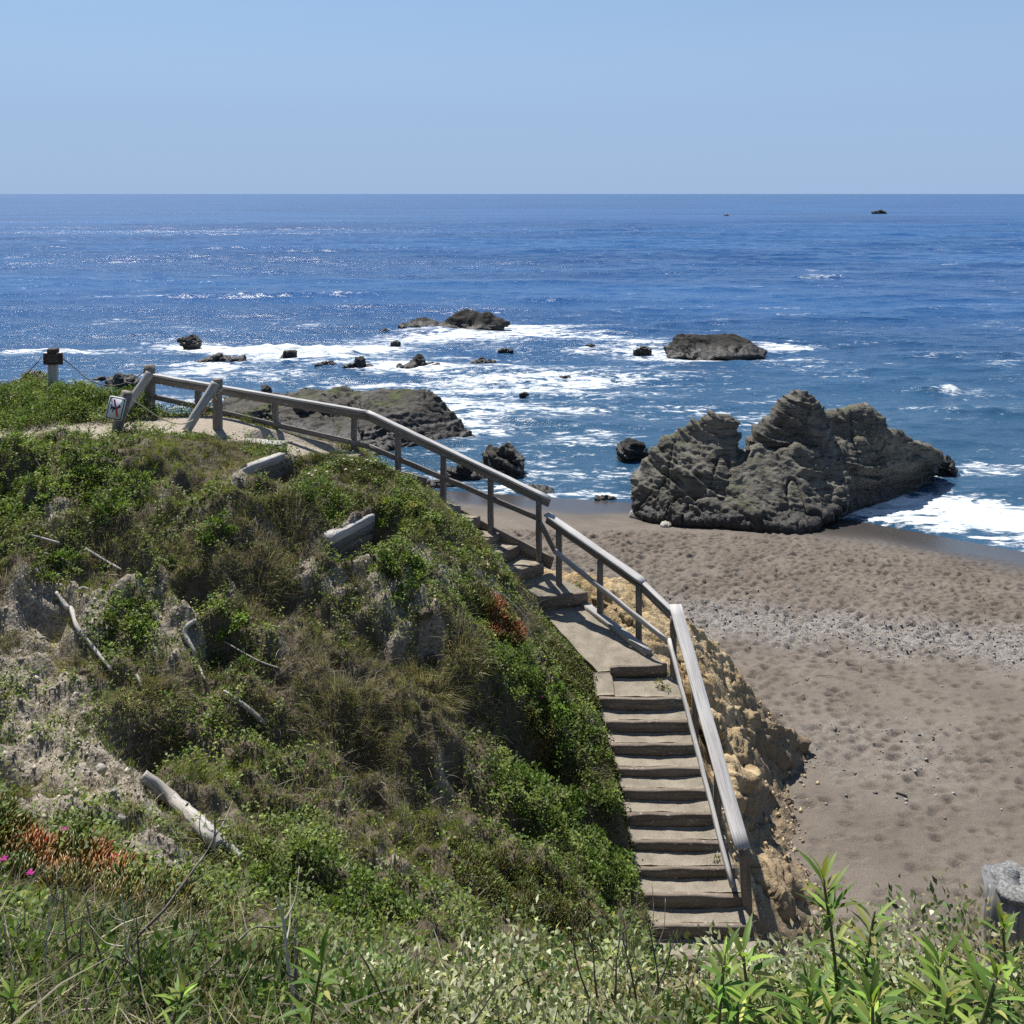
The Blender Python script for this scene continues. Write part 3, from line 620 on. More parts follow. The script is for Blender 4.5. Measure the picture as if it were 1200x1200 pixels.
for k, (px, py, wd, ht, mt, lb) in enumerate(small):
    c = S(px, py); D = c[1]; s = D/F; W = wd*s/2; Hh = ht*s
    nl = []
    r_ = random.Random(k*7+1)
    dome = wd/ht < 2.2 or px == 838
    if k == 28: c[2] = -10.9; D = 48; s = D/F; W = wd*s/2; Hh = ht*s; c = P(px, 462, 48)
    if dome:
        nl = [((c[0], c[1]+W*.5, c[2]+Hh*.15), (W*.92, W*.9, Hh*.8), (r_.uniform(0, 3), 0, .1)), ((c[0]+W*.3, c[1]+W*.3, c[2]), (W*.6, W*.7, Hh*.6), (0, 0, 0))]
    else:
        nn = max(3, int(wd/ht*1.4))
        for j in range(nn):
            t = (j+.5)/nn*2-1
            hj = Hh*(1-.72*abs(t-r_.uniform(-.25, .15))**1.3)*r_.uniform(.7, 1.05)
            nl.append(((c[0]+W*t*.86, c[1]+W*.35+r_.uniform(-.2, .2)*W, c[2]-.05*Hh), (W/nn*1.75, W*.42, hj*.98), (r_.uniform(-.3, .3), r_.uniform(-.25, .25), r_.uniform(-.2, .2))))
    R = max(W, Hh)*1.0
    if px == 838: nl = [HULL(*[(u, v, D+o_) for u, v, o_ in [(777,407,1),(790,392,2),(815,388,2.5),(858,389,2.5),(880,399,2),(902,412,1),(896,419,0),(840,421,-.8),(784,419,0),(800,405,5),(880,408,5)]])]
    if px == 530: nl = [HULL(*[(u, v, D+o_) for u, v, o_ in [(463,385,.5),(478,376,1),(503,373,1.5),(522,377,1.5),(535,390,0),(470,390,0),(500,380,4)]]), HULL(*[(u, v, D+o_) for u, v, o_ in [(512,390,0),(520,373,1.5),(535,366,2),(548,361,2.3),(560,366,2),(578,371,1.5),(597,379,1),(592,387,.3),(550,391,-.3),(550,375,5)]])]
    make_rock('rock', nl, mt, max(R*.03, .03*min(1, D/40)), min(Hh, W)*(.34 if px not in (838, 530) else .22), (.3, -.3, 1), 1.2/max(R, .5)*1.6, lb, 'rocks standing in the surf', seed=k*3.7, ridge_s=1.1/max(R, .5))
for px, py, wd, ht, lb in [(748,606,20,8,'pale rounded stone against the left foot of the large layered rock'),(832,612,26,9,'pale flat boulder on the sand before the large layered rock'),(815,610,16,7,'small pale stone left of the pale flat boulder'),(780,617,14,6,'pale stone half buried in sand under the large layered rock'),(850,618,14,5,'little pale stone right of the pale flat boulder')]:
    D = 33.5
    for _ in range(6):
        x = (px-600)/F*D; D = -HB(x, D)*F/(py-HY)
    x = float((px-600)/F*D); D = float(D); s = D/F
    make_rock('beach_stone', [((x, D, float(HB(x, D))+ht*s*.25), (wd*s*.5, wd*s*.4, ht*s*.6), (.3, 0, .1))], rk_stone, .02, .05, label=lb, group='pale stones at the foot of the large rock', seed=px*.1, ridge_s=1.5)

# ------------------------------------------------------------------ staircase
concrete = M('gritty_tread'); m = concrete; pos = m.pos()
nb = m.noise(pos, 60, 5, .75); na = m.noise(pos, 4, 5, .6)
col = m.mix(m.maprange(na, .3, .7), (.235, .205, .16), (.33, .29, .23)); col = m.mix(m.ramp(nb, [(.33, .65), (.5, 0.)]), col, (.10, .085, .065)); col = m.mix(m.ramp(nb, [(.6, 0.), (.72, .5)]), col, (.5, .46, .39))
concrete = m.set(color=col, rough=.95, spec=.1, normal=m.bump(m.math('ADD', nb, na), .8, .02))
st = thing('beach_staircase', (2.1, 14, -8.3), 'timber edged stairway of gritty steps going down the bluff to the beach', 'staircase')
def slab(name, a, b, c, d, thick, mat, nu=26, nv=10, sag=.0, rough=.012, seed=0):
    """surface with corners a (back left), b (back right), c (front right), d (front left) and skirts of given thickness"""
    a, b, c, d = [np.asarray(v, float) for v in (a, b, c, d)]
    u = np.linspace(0, 1, nu); v = np.linspace(0, 1, nv); U, V = np.meshgrid(u, v)
    p = (a*(1-U)[..., None]+b*U[..., None])*(1-V)[..., None]+(d*(1-U)[..., None]+c*U[..., None])*V[..., None]
    pf = p.reshape(-1, 3)
    dz = rough*fbm(pf+seed, 4, 3)-sag*np.sin(np.pi*U.ravel())*(1-V.ravel()**2)+sag*.8*np.abs(U.ravel()*2-1)**3*(1-V.ravel())
    pf = pf+np.stack([np.zeros_like(dz), np.zeros_like(dz), dz], 1)
    g = np.arange(nu*nv).reshape(nv, nu)
    loop = np.concatenate([g[0, :], g[1:, -1], g[-1, -2::-1], g[-2:0:-1, 0]])
    low = pf[loop]-np.array([0, 0, thick]); nl = len(loop); i2 = len(pf)+np.arange(nl)
    sk = np.stack([loop, i2, np.roll(i2, -1), np.roll(loop, -1)], 1)
    return mesh(name, np.concatenate([pf, low]), [grid_faces(nv, nu)[:, ::-1], sk], mat, st)
lower = [(14.70,-7.84,1.38,2.70),(14.39,-8.03,1.45,2.73),(14.08,-8.20,1.50,2.77),(13.76,-8.36,1.55,2.81),(13.45,-8.48,1.60,2.85),(13.14,-8.62,1.63,2.88),(12.83,-8.79,1.66,2.92),(12.51,-8.92,1.69,2.96),(12.20,-9.05,1.72,3.0),(11.90,-9.21,1.74,3.04),(11.58,-9.37,1.76,3.06),(11.26,-9.53,1.78,3.08)]
prev = (15.2, -7.74, 1.57, 2.58)
for k, (y, z, xl, xr) in enumerate(lower):
    py_, pz, pxl, pxr = prev
    zb = z+.012 if k else -7.77
    slab('tread', (pxl-.06, py_-.01, zb+.012), (pxr, py_-.01, zb+.012), (xr, y+.075, z), (xl-.06, y+.075, z), .2, concrete, sag=.018, seed=k*3)
    b = MB(); nxt = lower[k+1][1] if k+1 < len(lower) else z-.16
    hgt = z-nxt+.05; tl = random.uniform(-.008, .008)
    b.beam((xl-.03, y+.035, z-hgt/2+.006+tl), (xr-.01, y+.035, z-hgt/2+.006-tl), .075, hgt, seg=14, rough=.008, ch=.012)
    b.build('riser', wood_dark, st)
    prev = (y, z-0.0, xl, xr) if False else (y, nxt+.02 if k+1 < len(lower) else z, xl, xr)
# ramp, its half step and edging
slab('ramp', (.50, 16.86, -7.40), (1.32, 16.96, -7.38), (2.50, 15.27, -7.59), (1.38, 15.24, -7.70), .3, concrete, 34, 40, .0, .02)
slab('ramp_foot', (1.30, 15.245, -7.705), (1.60, 15.245, -7.695), (1.60, 14.775, -7.815), (1.30, 14.775, -7.825), .2, concrete, 8, 10)
b = MB(); b.beam((1.57, 15.22, -7.68), (2.50, 15.26, -7.655), .06, .165, seg=12, rough=.008, ch=.01); b.build('riser', wood_dark, st)
b = MB(); b.beam((1.30, 16.95, -7.365), (2.24, 15.52, -7.52), .14, .09, seg=10, rough=.003, ch=.006); b.build('edging_board', wood_grey, st)
# landing and upper flight
slab('landing', (.03, 17.15, -6.99), (.76, 17.50, -7.0), (1.36, 17.02, -7.17), (.42, 16.82, -7.19), .3, concrete, 30, 20, .0, .015)
b = MB(); b.beam((.40, 16.80, -7.26), (1.36, 17.0, -7.24), .08, .20, seg=12, rough=.008, ch=.012); b.build('riser', wood_dark, st)
upn = [((-.62,17.22),(-.24,17.86),-6.38),((-.36,17.12),(.16,17.74),-6.56),((-.02,17.0),(.56,17.42),-6.78)]
hid = []
for j in range(7):
    t = (j+1)/8; hid.append(((-3.6+t*2.98, 17.65-t*.43), (-3.3+t*3.06, 18.45-t*.6), -4.85-t*1.42))
allup = hid+upn
pl = ((-3.65, 17.7), (-3.35, 18.5), -4.85)
for k, (a, b_, z) in enumerate(allup):
    slab('tread', (pl[0][0], pl[0][1], z+.01), (pl[1][0], pl[1][1], z+.01), (b_[0]-.03, b_[1]+.02, z), (a[0]-.03, a[1]+.02, z), .22, concrete, 18, 8, .01, seed=k*5)
    b = MB(); hgt = .22
    b.beam((a[0]-.02, a[1]-.02, z-hgt/2+.004), (b_[0], b_[1], z-hgt/2+.004), .07, hgt, seg=8, rough=.006, ch=.01); b.build('riser', wood_dark, st)
    pl = (a, b_, z)
b = MB(); b.beam(P(520,594,18.3), P(647,660,17.45), .06, .24, seg=14, rough=.006); b.build('stringer', wood_dark, st)
b = MB(); b.beam(P(380,535,18.9), P(500,566,18.5), .06, .2, seg=8, rough=.006); b.build('stringer', wood_dark, st)

# ------------------------------------------------------------------ handrail
A = P(178,439,18.9); Bp = P(432,483,18.7); Cc = P(642,583,17.4); C2 = P(643,604,17.3); Dp = P(752,680,16.0); E = P(786,714,15.3); E2 = P(792,712,15.25); Fp = P(869,990,12.2)
hr = thing('handrail', (0, 18, -6.5), 'grey weathered timber handrail on square posts along the stairs to the beach', 'handrail')
UP = np.array([0, 0, 1.])
def rail(a, b, cap=.16, name='top_rail', mat=None, ext=.05):
    d = (b-a)/np.linalg.norm(b-a); a = a-d*ext; b = b+d*ext
    bb = MB(); bb.beam(a, b, cap, .042, seg=18, rough=.004); bb.build(name, mat or wood_top, hr)
    bb = MB(); bb.beam(a-UP*.095, b-UP*.095, .045, .14, seg=18, rough=.004); bb.build('rail_board', wood_post, hr)
rail(A, Bp, .12, ext=0.0); rail(Bp, Cc, .13, ext=0.03); rail(C2, Dp, .17); rail(Dp+(E-Dp)*.0-UP*.02, E, .09); rail(E2, Fp, .20)
def low(a, b, h=.10):
    bb = MB(); bb.beam(a, b, .045, h, seg=14, rough=.004); bb.build('lower_rail', wood_post if h < .095 else wood_post, hr)
low(P(181,465,18.93), P(432,523,18.72)); low(P(432,523,18.72), P(632,608,17.5)); low(P(632,612,17.42), P(652,648,17.2))
bb = MB(); bb.beam(P(650,646,17.15), P(783,752,15.25), .045, .09, seg=14, rough=.004); bb.build('lower_rail', wood_top, hr)
bb = MB(); bb.beam(P(784,750,15.2), P(858,1038,12.12), .05, .09, seg=18, rough=.004); bb.build('lower_rail', wood_top, hr)
def post(px, py0, py1, D, w=.10, mat=wood_post):
    t = P(px, py0, D); b0 = P(px, py1, D); bb = MB(); bb.beam(b0-UP*.25, t, w, w, up=(.3, 1, 0), seg=8, rough=.006, ch=.01)
    bb.build('post', mat, hr)
post(175,428,490,19.0,.165); post(232.5,452,503,18.98,.11)
for px, a, b_, D in [(322.5,464,512,18.92),(415,482,540,18.82),(466.5,503,558,18.5),(519.5,527,590,18.2),(575,553,618,17.85),(631.5,582,650,17.48),(655,620,676,17.2),(703.5,656,722,16.65),(748.5,684,760,16.02),(789,722,790,15.22)]:
    post(px, a, b_, D)
for t in (.34, .68):
    p = E2+(Fp-E2)*t; bb = MB(); bb.beam(p-UP*1.25, p-UP*.03, .10, .10, up=(.1, 1, 0), seg=6, rough=.005); bb.build('post', wood_post, hr)
bb = MB(); bb.beam(P(877,1075,12.25)-UP*.3, Fp-UP*.02+np.array([.03, 0, 0]), .13, .10, up=(.1, 1, 0), seg=8, rough=.006); bb.build('post', wood_post, hr)

# ------------------------------------------------------------------ logs, ropes and signs at the head of the stairs
def log_thing(name, pts, rad, mat, label, cat, sides=12, rough=.25, group=None, n=16, nf=5.0):
    b = MB(); p = spline(pts, n); r = np.interp(np.linspace(0, 1, n), np.linspace(0, 1, len(np.atleast_1d(rad))), np.atleast_1d(rad))
    b.tube(p, r, sides, rough, nfreq=nf); return tag(b.build(name, mat, None, True), label, cat, group)
log_thing('post', [P(255,520,18.0), P(255,444,18.0)], .092, wood_post, 'round thick post with rope knotted round its top in front of the handrail', 'post', rough=.1)
log_thing('leaning_log', [P(141,489,18.35), P(176,437,18.72)], .088, wood_grey, 'pale round log leaning on the first rail post behind the sign', 'log', rough=.1)
log_thing('leaning_log', [P(218,505,17.55), P(253,449,17.82)], .088, wood_grey, 'pale round log leaning against the rope-tied post', 'log', rough=.1)
ropem = M('rope_fibre'); ropem = ropem.set(color=(.42, .36, .28), rough=.9)
ropeo = M('orange_rope'); ropeo = ropeo.set(color=(.42, .2, .09), rough=.9)
wirem = M('dark_cable'); wirem = wirem.set(color=(.09, .075, .06), rough=.8)
b = MB(); b.tube(spline([P(150,465,17.0), P(171,479,17.1), P(190,491,17.3), P(205,496,17.4), P(218,496,17.42), P(232,489,17.6)], 30), .011, 6)
z0 = P(254,455,18.0); b.tube([z0+np.array([.11*math.cos(t), .11*math.sin(t), .02*math.sin(t*2)]) for t in np.linspace(0, 6.4, 24)], .012, 6)
b.tube([z0+np.array([.105*math.cos(t), .105*math.sin(t), -.09+.05*math.cos(t)]) for t in np.linspace(0, 6.4, 24)], .012, 6)
b.tube(spline([P(254,455,17.85), P(252,463,17.72), P(254,468,17.8)], 10), .012, 6)
rp = thing('rope', P(205,496,17.4), 'slack rope strung from the tilted sign to the rope-tied post', 'rope')
b.build('rope_line', ropem, rp, True)
b = MB(); b.tube(spline([P(232,489,17.6), P(244,477,17.66), P(252,465,17.74)], 14), .013, 6); tag(b.build('rope_end', ropeo, rp, True), 'orange rope end')
b = MB(); b.tube(spline([P(-20,470,20.6), P(20,448,20.5), P(36,433,20.4), P(48,420,20.3)], 20), .010, 5)
tag(b.build('cable', wirem, None, True), 'thin cable running from the brown sign down to the left edge', 'cable')
b = MB(); b.tube(spline([P(74,420,20.3), P(90,433,20.2), P(103,444,20.0), P(122,451,19.7), P(140,451,19.4), P(158,443,19.1), P(174,432,18.9)], 36), .012, 5)
tag(b.build('cable', wirem, None, True), 'sagging cable between the brown sign and the first rail post', 'cable')

# brown sign
sg = thing('trail_sign', P(62,462,20.3), 'small dark brown board sign on a square post above the leafy bank', 'sign')
b = MB(); b.beam(P(62,480,20.3), P(62.5,409,20.3), .17, .15, up=(0, 1, 0), seg=6, rough=.004, ch=.015); b.build('post', wood_grey, sg)
brown = wood_mat('dark_brown_board', (.05, .032, .024), (.075, .05, .04), (.03, .02, .016))
b = MB(); b.beam(P(51,420.5,20.19), P(73.5,420.5,20.19), .045, .25, seg=4, rough=.002, ch=.02); board = b.build('board', brown, sg)
b = MB(); b.beam(P(57.5,411,20.26), P(67,411,20.26), .19, .1, seg=3, rough=.002, ch=.015); b.build('post_cap', brown, sg)
lt = M('faded_paint').set(color=(.16, .12, .11), rough=.8)
for row, words in [(417, [(57,60.4),(61.4,66.5)]), (420.3, [(55.3,60.3),(61.6,67.6)]), (423.8, [(56.5,60.6),(61.3,68)])]:
    for x0, x1 in words:
        b = MB(); x = x0
        while x < x1-.4:
            b.beam(P(x, row, 20.164), P(x+.5, row, 20.164), .004, random.uniform(.02, .028), seg=1, rough=0, ch=.001); x += random.uniform(.75, .95)
        b.build('lettering', lt, board)

# tilted no-dogs sign
ns = thing('dog_sign', P(134,514,17.0), 'tilted post with a white no dogs sign beside the sandy path', 'sign')
pb, pt = P(133,520,17.0), P(149,459,17.0)
b = MB(); b.tube([pb-(pt-pb)*.15, pb, pb*.5+pt*.5, pt], .098, 14, .05); b.build('post', wood_post, ns)
fr = (pt-pb)/np.linalg.norm(pt-pb); rt = np.array([.965, .0, .26]); rt = np.array([math.cos(.0), 0, 0])
# board frame: up vector leans with the post
upv = np.array([.205, .05, .977]); upv /= np.linalg.norm(upv); rtv = np.array([.975, .03, -.215]); rtv -= upv*rtv.dot(upv); rtv /= np.linalg.norm(rtv); nv = np.cross(rtv, upv); nv = nv if nv[1] < 0 else -nv
cb = P(135.8,478.5,16.86)
def plate(name, u0, u1, v0, v1, off, th, mat, r=.02):
    an = np.linspace(0, np.pi/2, 5); c = []
    for cx, cy, a0 in [(u1-r, v1-r, 0), (u0+r, v1-r, np.pi/2), (u0+r, v0+r, np.pi), (u1-r, v0+r, 1.5*np.pi)]:
        c += [(cx+r*math.cos(a0+a), cy+r*math.sin(a0+a)) for a in an]
    return poly(name, c, off, th, mat)
def poly(name, c, off, th, mat):
    b = MB(); f = [np.array([cb+rtv*u+upv*v+nv*(off+th) for u, v in c]), np.array([cb+rtv*u+upv*v+nv*off for u, v in c])]
    b.loft(f); return b.build(name, mat, ns)
white = M('white_enamel').set(color=(.78, .78, .80), rough=.4); black = M('black_enamel').set(color=(.02, .02, .022), rough=.5); red = M('red_enamel').set(color=(.50, .035, .07), rough=.45)
plate('sign_back', -.148, .148, -.205, .205, 0, .012, white, .03)
plate('sign_border', -.135, .135, -.192, .192, .0125, .003, black, .028)
plate('sign_face', -.118, .118, -.175, .175, .016, .003, white, .02)
dog = [(-.085,-.035),(-.075,-.04),(-.06,-.005),(-.045,-.025),(-.05,-.075),(-.033,-.078),(-.025,-.03),(.01,-.02),(.02,-.07),(.037,-.07),(.035,-.015),(.05,.02),(.08,.03),(.09,.05),(.07,.06),(.06,.075),(.045,.06),(.03,.03),(-.04,.022),(-.07,.03),(-.09,.065),(-.1,.06),(-.085,.02)]
tag(poly('dog_pictogram', dog, .0195, .002, black), 'black dog silhouette')
sl = [(-.070,.150),(-.040,.158),(.030,-.010),(.078,-.135),(.050,-.142),(.003,-.02)]
tag(poly('red_slash', sl, .022, .002, red), 'red bar struck through the dog')

# retaining timbers left of the stairs
def timber_wall(name, a, b, rows, hgt, w, label):
    t = thing(name, (a+b)/2-np.array([0, 0, rows*hgt]), label, 'timber wall')
    for k in range(rows):
        mb = MB(); off = np.array([random.uniform(-.015, .015), random.uniform(-.015, .015), -k*hgt*1.01])
        mb.beam(a+off, b+off, w, hgt, seg=12, rough=.012, ch=.015); mb.build('beam', wood_grey if k == 0 else wood_shaded, t)  # beams below the top one get the colour with shade painted in
timber_wall('retaining_wall', P(262,562,15.6), P(330,535,17.0), 4, .15, .15, 'low wall of stacked grey timbers set in the slope below the tilted sign')
timber_wall('retaining_wall', P(383,632,14.5), P(432,606,15.6), 4, .14, .20, 'short weathered timber retaining wall in the middle of the green slope')
tw = thing('timber_step', P(310,520,17.6), 'single grey plank step at the head of the stairs', 'step')
mb = MB(); mb.beam(P(283,517.5,17.75), P(333,521,17.55), .28, .07, seg=8, rough=.006); mb.build('plank', wood_grey, tw)
mb = MB(); mb.beam(P(318,527,17.6), P(332.5,528,17.58), .2, .17, seg=4, rough=.006); mb.build('support_block', wood_dark, tw)

# ------------------------------------------------------------------ vegetation generators (vectorised)
def unit(v): return v/(np.linalg.norm(v, axis=-1, keepdims=True)+1e-9)
def normals(x, y):
    gxx = bil(gxv, x, y, gx[0], gy[0], GS); gyy = bil(gyv, x, y, gx[0], gy[0], GS)
    return unit(np.stack([-gxx, -gyy, np.ones_like(gxx)], -1))
def leaves(base, axis, nrm, ln, wd, col, fold=.25, curl=0.15):
    """diamond leaves: base point, axis, surface normal"""
    axis = unit(axis); sd = unit(np.cross(axis, nrm)); up = np.cross(sd, axis)
    ln = ln[:, None]; wd = wd[:, None]; n = len(base)
    mid = base+axis*ln*.45
    v = np.stack([base, mid+sd*wd*.5+up*wd*fold, base+axis*ln+up*ln*-curl, mid-sd*wd*.5+up*wd*fold], 1)
    f = np.arange(4*n).reshape(n, 4)
    return v.reshape(-1, 3), f, np.repeat(col, 4, 0)
def leaves2(base, axis, nrm, ln, wd, col, fold=.18, curl=.3):
    """long leaves with a midrib: 3 stations, bent; 2 quads + 2 tris folded along the rib"""
    axis = unit(axis); sd = unit(np.cross(axis, nrm)); up = np.cross(sd, axis); L_ = ln[:, None]; W_ = wd[:, None]; n = len(base)
    def c(t): return base+axis*L_*t-up*L_*curl*t*t
    st_ = [(.03, .12), (.3, .85), (.6, .8), (1.0, .0)]
    vs = []
    for t, ww in st_[:3]:
        vs += [c(t)-sd*W_*.5*ww+up*W_*fold*ww, c(t), c(t)+sd*W_*.5*ww+up*W_*fold*ww]
    vs.append(c(1.0))
    v = np.stack(vs, 1); o = (np.arange(n)*10)[:, None]
    qd = np.concatenate([o+np.array(x) for x in ([0,1,4,3],[1,2,5,4],[3,4,7,6],[4,5,8,7])])
    tr = np.concatenate([o+np.array(x) for x in ([6,7,9],[7,8,9])])
    return v.reshape(-1, 3), qd, tr, np.repeat(col, 10, 0)
def blades(base, dirv, ln, wd, col, bend=.35):
    n = len(base); dirv = unit(dirv); side = unit(np.cross(dirv, rng.normal(size=(n, 3)))); g = np.array([0, 0, -1.])
    hor = unit(np.stack([dirv[:, 0]+rng.normal(0, .3, n), dirv[:, 1]+rng.normal(0, .3, n), np.zeros(n)], 1))
    L_ = ln[:, None]; W_ = wd[:, None]
    m_ = base+dirv*L_*.55; t_ = base+dirv*L_*.9+(hor*.6+g*.45)*L_*bend
    v = np.stack([base-side*W_*.5, base+side*W_*.5, m_+side*W_*.4, m_-side*W_*.4, t_], 1); o = (np.arange(n)*5)[:, None]
    return v.reshape(-1, 3), o+np.array([0, 1, 2, 3]), o+np.array([3, 2, 4]), np.repeat(col, 5, 0)
def colmix(n, cols, jit=.25):
    cols = np.array(cols); i = rng.integers(0, len(cols), n); j = rng.integers(0, len(cols), n); t = rng.random((n, 1))
    c = cols[i]*t+cols[j]*(1-t); return np.clip(c*np.exp(rng.normal(0, jit, (n, 1))), .004, .9)
GREEN = [(.085,.14,.026),(.13,.19,.045),(.06,.10,.022),(.17,.215,.065)]
YGREEN = [(.21,.235,.055),(.15,.185,.038),(.28,.265,.09),(.10,.125,.028)]
DRY = [(.26,.215,.135),(.16,.13,.08),(.40,.345,.23),(.085,.07,.052),(.22,.205,.10),(.18,.20,.07)]
SILV = [(.26,.30,.15),(.40,.42,.26),(.13,.18,.07),(.50,.50,.36),(.10,.16,.05),(.30,.25,.16)]
ICE = [(.12,.13,.03),(.08,.12,.025),(.17,.13,.03),(.07,.10,.02)]
RED = [(.36,.09,.035),(.42,.16,.05),(.28,.05,.03),(.30,.20,.06)]

def sample(n, kind, ylo=4.2, yhi=22.5, jit=0):
    y = np.sqrt(rng.uniform(ylo**2, yhi**2, n*3)); x = rng.uniform(-.66, .30, n*3)*y
    wv = bil(np.clip(wt[kind]/tot, 0, 1)*open_, x, y, gx[0], gy[0], GS)
    k = rng.random(n*3) < wv*1.1
    x, y = x[k][:n], y[k][:n]
    return np.stack([x, y, H(x, y)], 1)
def tuft_heights(p, s, lo, hi):
    t = np.clip(.45+.95*fbm(p, s, 2), 0, 1); return lo+(hi-lo)*t

# grass: green, yellow-green and dry blades in tufts
gv, gq, gt, gc = [], [], [], []; off = 0
def addb(r):
    global off
    v, q_, t_, c_ = r; gv.append(v); gq.append(q_+off); gt.append(t_+off); gc.append(c_); off += len(v)
for kind, ntuft, nb_, cols, lo, hi, wdt in [('green', 30000, 7, YGREEN+GREEN[:1], .05, .17, .006), ('dry', 30000, 7, DRY+[(.10,.10,.035)], .06, .24, .0048), ('bare', 9000, 5, DRY[:3], .025, .075, .0045), ('leaf', 9000, 5, YGREEN+DRY[:2], .06, .16, .006)]:
    c = sample(ntuft, kind); n = len(c)
    hgt = tuft_heights(c, 1.8, lo, hi)
    ten = np.stack([fbm(c, .8, 2), fbm(c+33, .8, 2)-.15], 1)*.9
    tc = colmix(n, cols, .2)
    b_ = np.repeat(c, nb_, 0); b_ = b_+np.concatenate([rng.normal(0, .022, (len(b_), 2)), np.zeros((len(b_), 1))], 1)
    b_[:, 2] = H(b_[:, 0], b_[:, 1])-.01
    dv = np.concatenate([np.repeat(ten, nb_, 0)+rng.normal(0, .38, (len(b_), 2)), np.ones((len(b_), 1))], 1)
    ln = np.repeat(hgt, nb_)*rng.uniform(.55, 1.25, len(b_))
    addb(blades(b_, dv, ln, rng.uniform(.7, 1.4, len(b_))*wdt, np.clip(np.repeat(tc, nb_, 0)*np.exp(rng.normal(0, .22, (len(b_), 1))), .004, .9)))
tag(mesh('grass', np.concatenate(gv), [np.concatenate(gq), np.concatenate(gt)], grassm, None, {'Col': np.concatenate(gc)}), 'mixed green and dry brown grass covering the bluff slope', 'grass', kind='stuff')

# clods and grit on the bare soil
nr_ = 40000; ry = np.sqrt(rng.uniform(6**2, 17.5**2, nr_)); rx = rng.uniform(-.66, .12, nr_)*ry
k = rng.random(nr_) < (bil(np.clip(barefrac, 0, 1)*(1-stone)*(1-path), rx, ry, gx[0], gy[0], GS)-.2)*.75; rx, ry = rx[k], ry[k]; n = len(rx)
sc = rng.uniform(.006, .022, (n, 1, 1))*np.exp(rng.normal(0, .45, (n, 1, 1)))*rng.uniform(.6, 1.3, (n, 1, 3))
v = oc[None]*sc*rng.uniform(.6, 1.3, (n, 6, 1)); an = rng.uniform(0, 6.28, n); ca, sa = np.cos(an)[:, None], np.sin(an)[:, None]
v = np.stack([v[..., 0]*ca-v[..., 1]*sa, v[..., 0]*sa+v[..., 1]*ca, v[..., 2]], -1)+np.stack([rx, ry, H(rx, ry)+.006], 1)[:, None]
rc_ = colmix(n, [(.32,.28,.22),(.22,.19,.15),(.42,.37,.30),(.14,.12,.095)], .2)
tag(mesh('soil_clods', v.reshape(-1, 3), [(of[None]+6*np.arange(n)[:, None, None]).reshape(-1, 3)], pebble_mat, None, {'Col': np.repeat(rc_, 6, 0)}, False), 'pale crumbs and clods of soil on the bare patches of the slope', 'soil', kind='stuff')

# low leafy ground cover
c = sample(26000, 'leaf'); n = len(c); kk = 9
hgt = tuft_heights(c+9, 2.6, .0, .26); tc = colmix(n, GREEN+YGREEN[:1], .22)
b_ = np.repeat(c, kk, 0)+np.concatenate([rng.normal(0, .04, (n*kk, 2)), np.zeros((n*kk, 1))], 1)
b_[:, 2] = H(b_[:, 0], b_[:, 1])+np.repeat(hgt, kk)*rng.uniform(.1, 1, n*kk)
ax = rng.normal(size=(n*kk, 3)); ax[:, 2] = np.abs(ax[:, 2])*.6; nr = unit(rng.normal(0, .55, (n*kk, 3))+np.array([0, -.1, 1]))
v1, f1, c1 = leaves(b_, ax, nr, rng.uniform(.025, .06, n*kk), rng.uniform(.015, .034, n*kk), np.clip(np.repeat(tc, kk, 0)*np.exp(rng.normal(0, .2, (n*kk, 1))), .004, .9))
tag(mesh('ground_cover', v1, [f1], leaf, None, {'Col': c1}), 'low leafy green ground cover spreading over the bluff slope', 'plants', kind='stuff')

# dead twiggy litter under the plants
c = sample(15000, 'dry'); n = len(c); kk = 3
b_ = np.repeat(c, kk, 0)+np.concatenate([rng.normal(0, .05, (n*kk, 2)), np.zeros((n*kk, 1))], 1); b_[:, 2] = H(b_[:, 0], b_[:, 1])+.01
dv = rng.normal(size=(n*kk, 3))*np.array([1, 1, .35])+np.array([.3, 0, .35])
v1, q1, t1, c1 = blades(b_, dv, rng.uniform(.08, .34, n*kk), rng.uniform(.003, .007, n*kk), colmix(n*kk, [(.24,.21,.17),(.10,.085,.065),(.33,.29,.23),(.06,.05,.04)], .25), .2)
tag(mesh('dead_twig_litter', v1, [q1, t1], grassm, None, {'Col': c1}), 'dead grey twigs tangled low over the slope', 'twigs', kind='stuff')

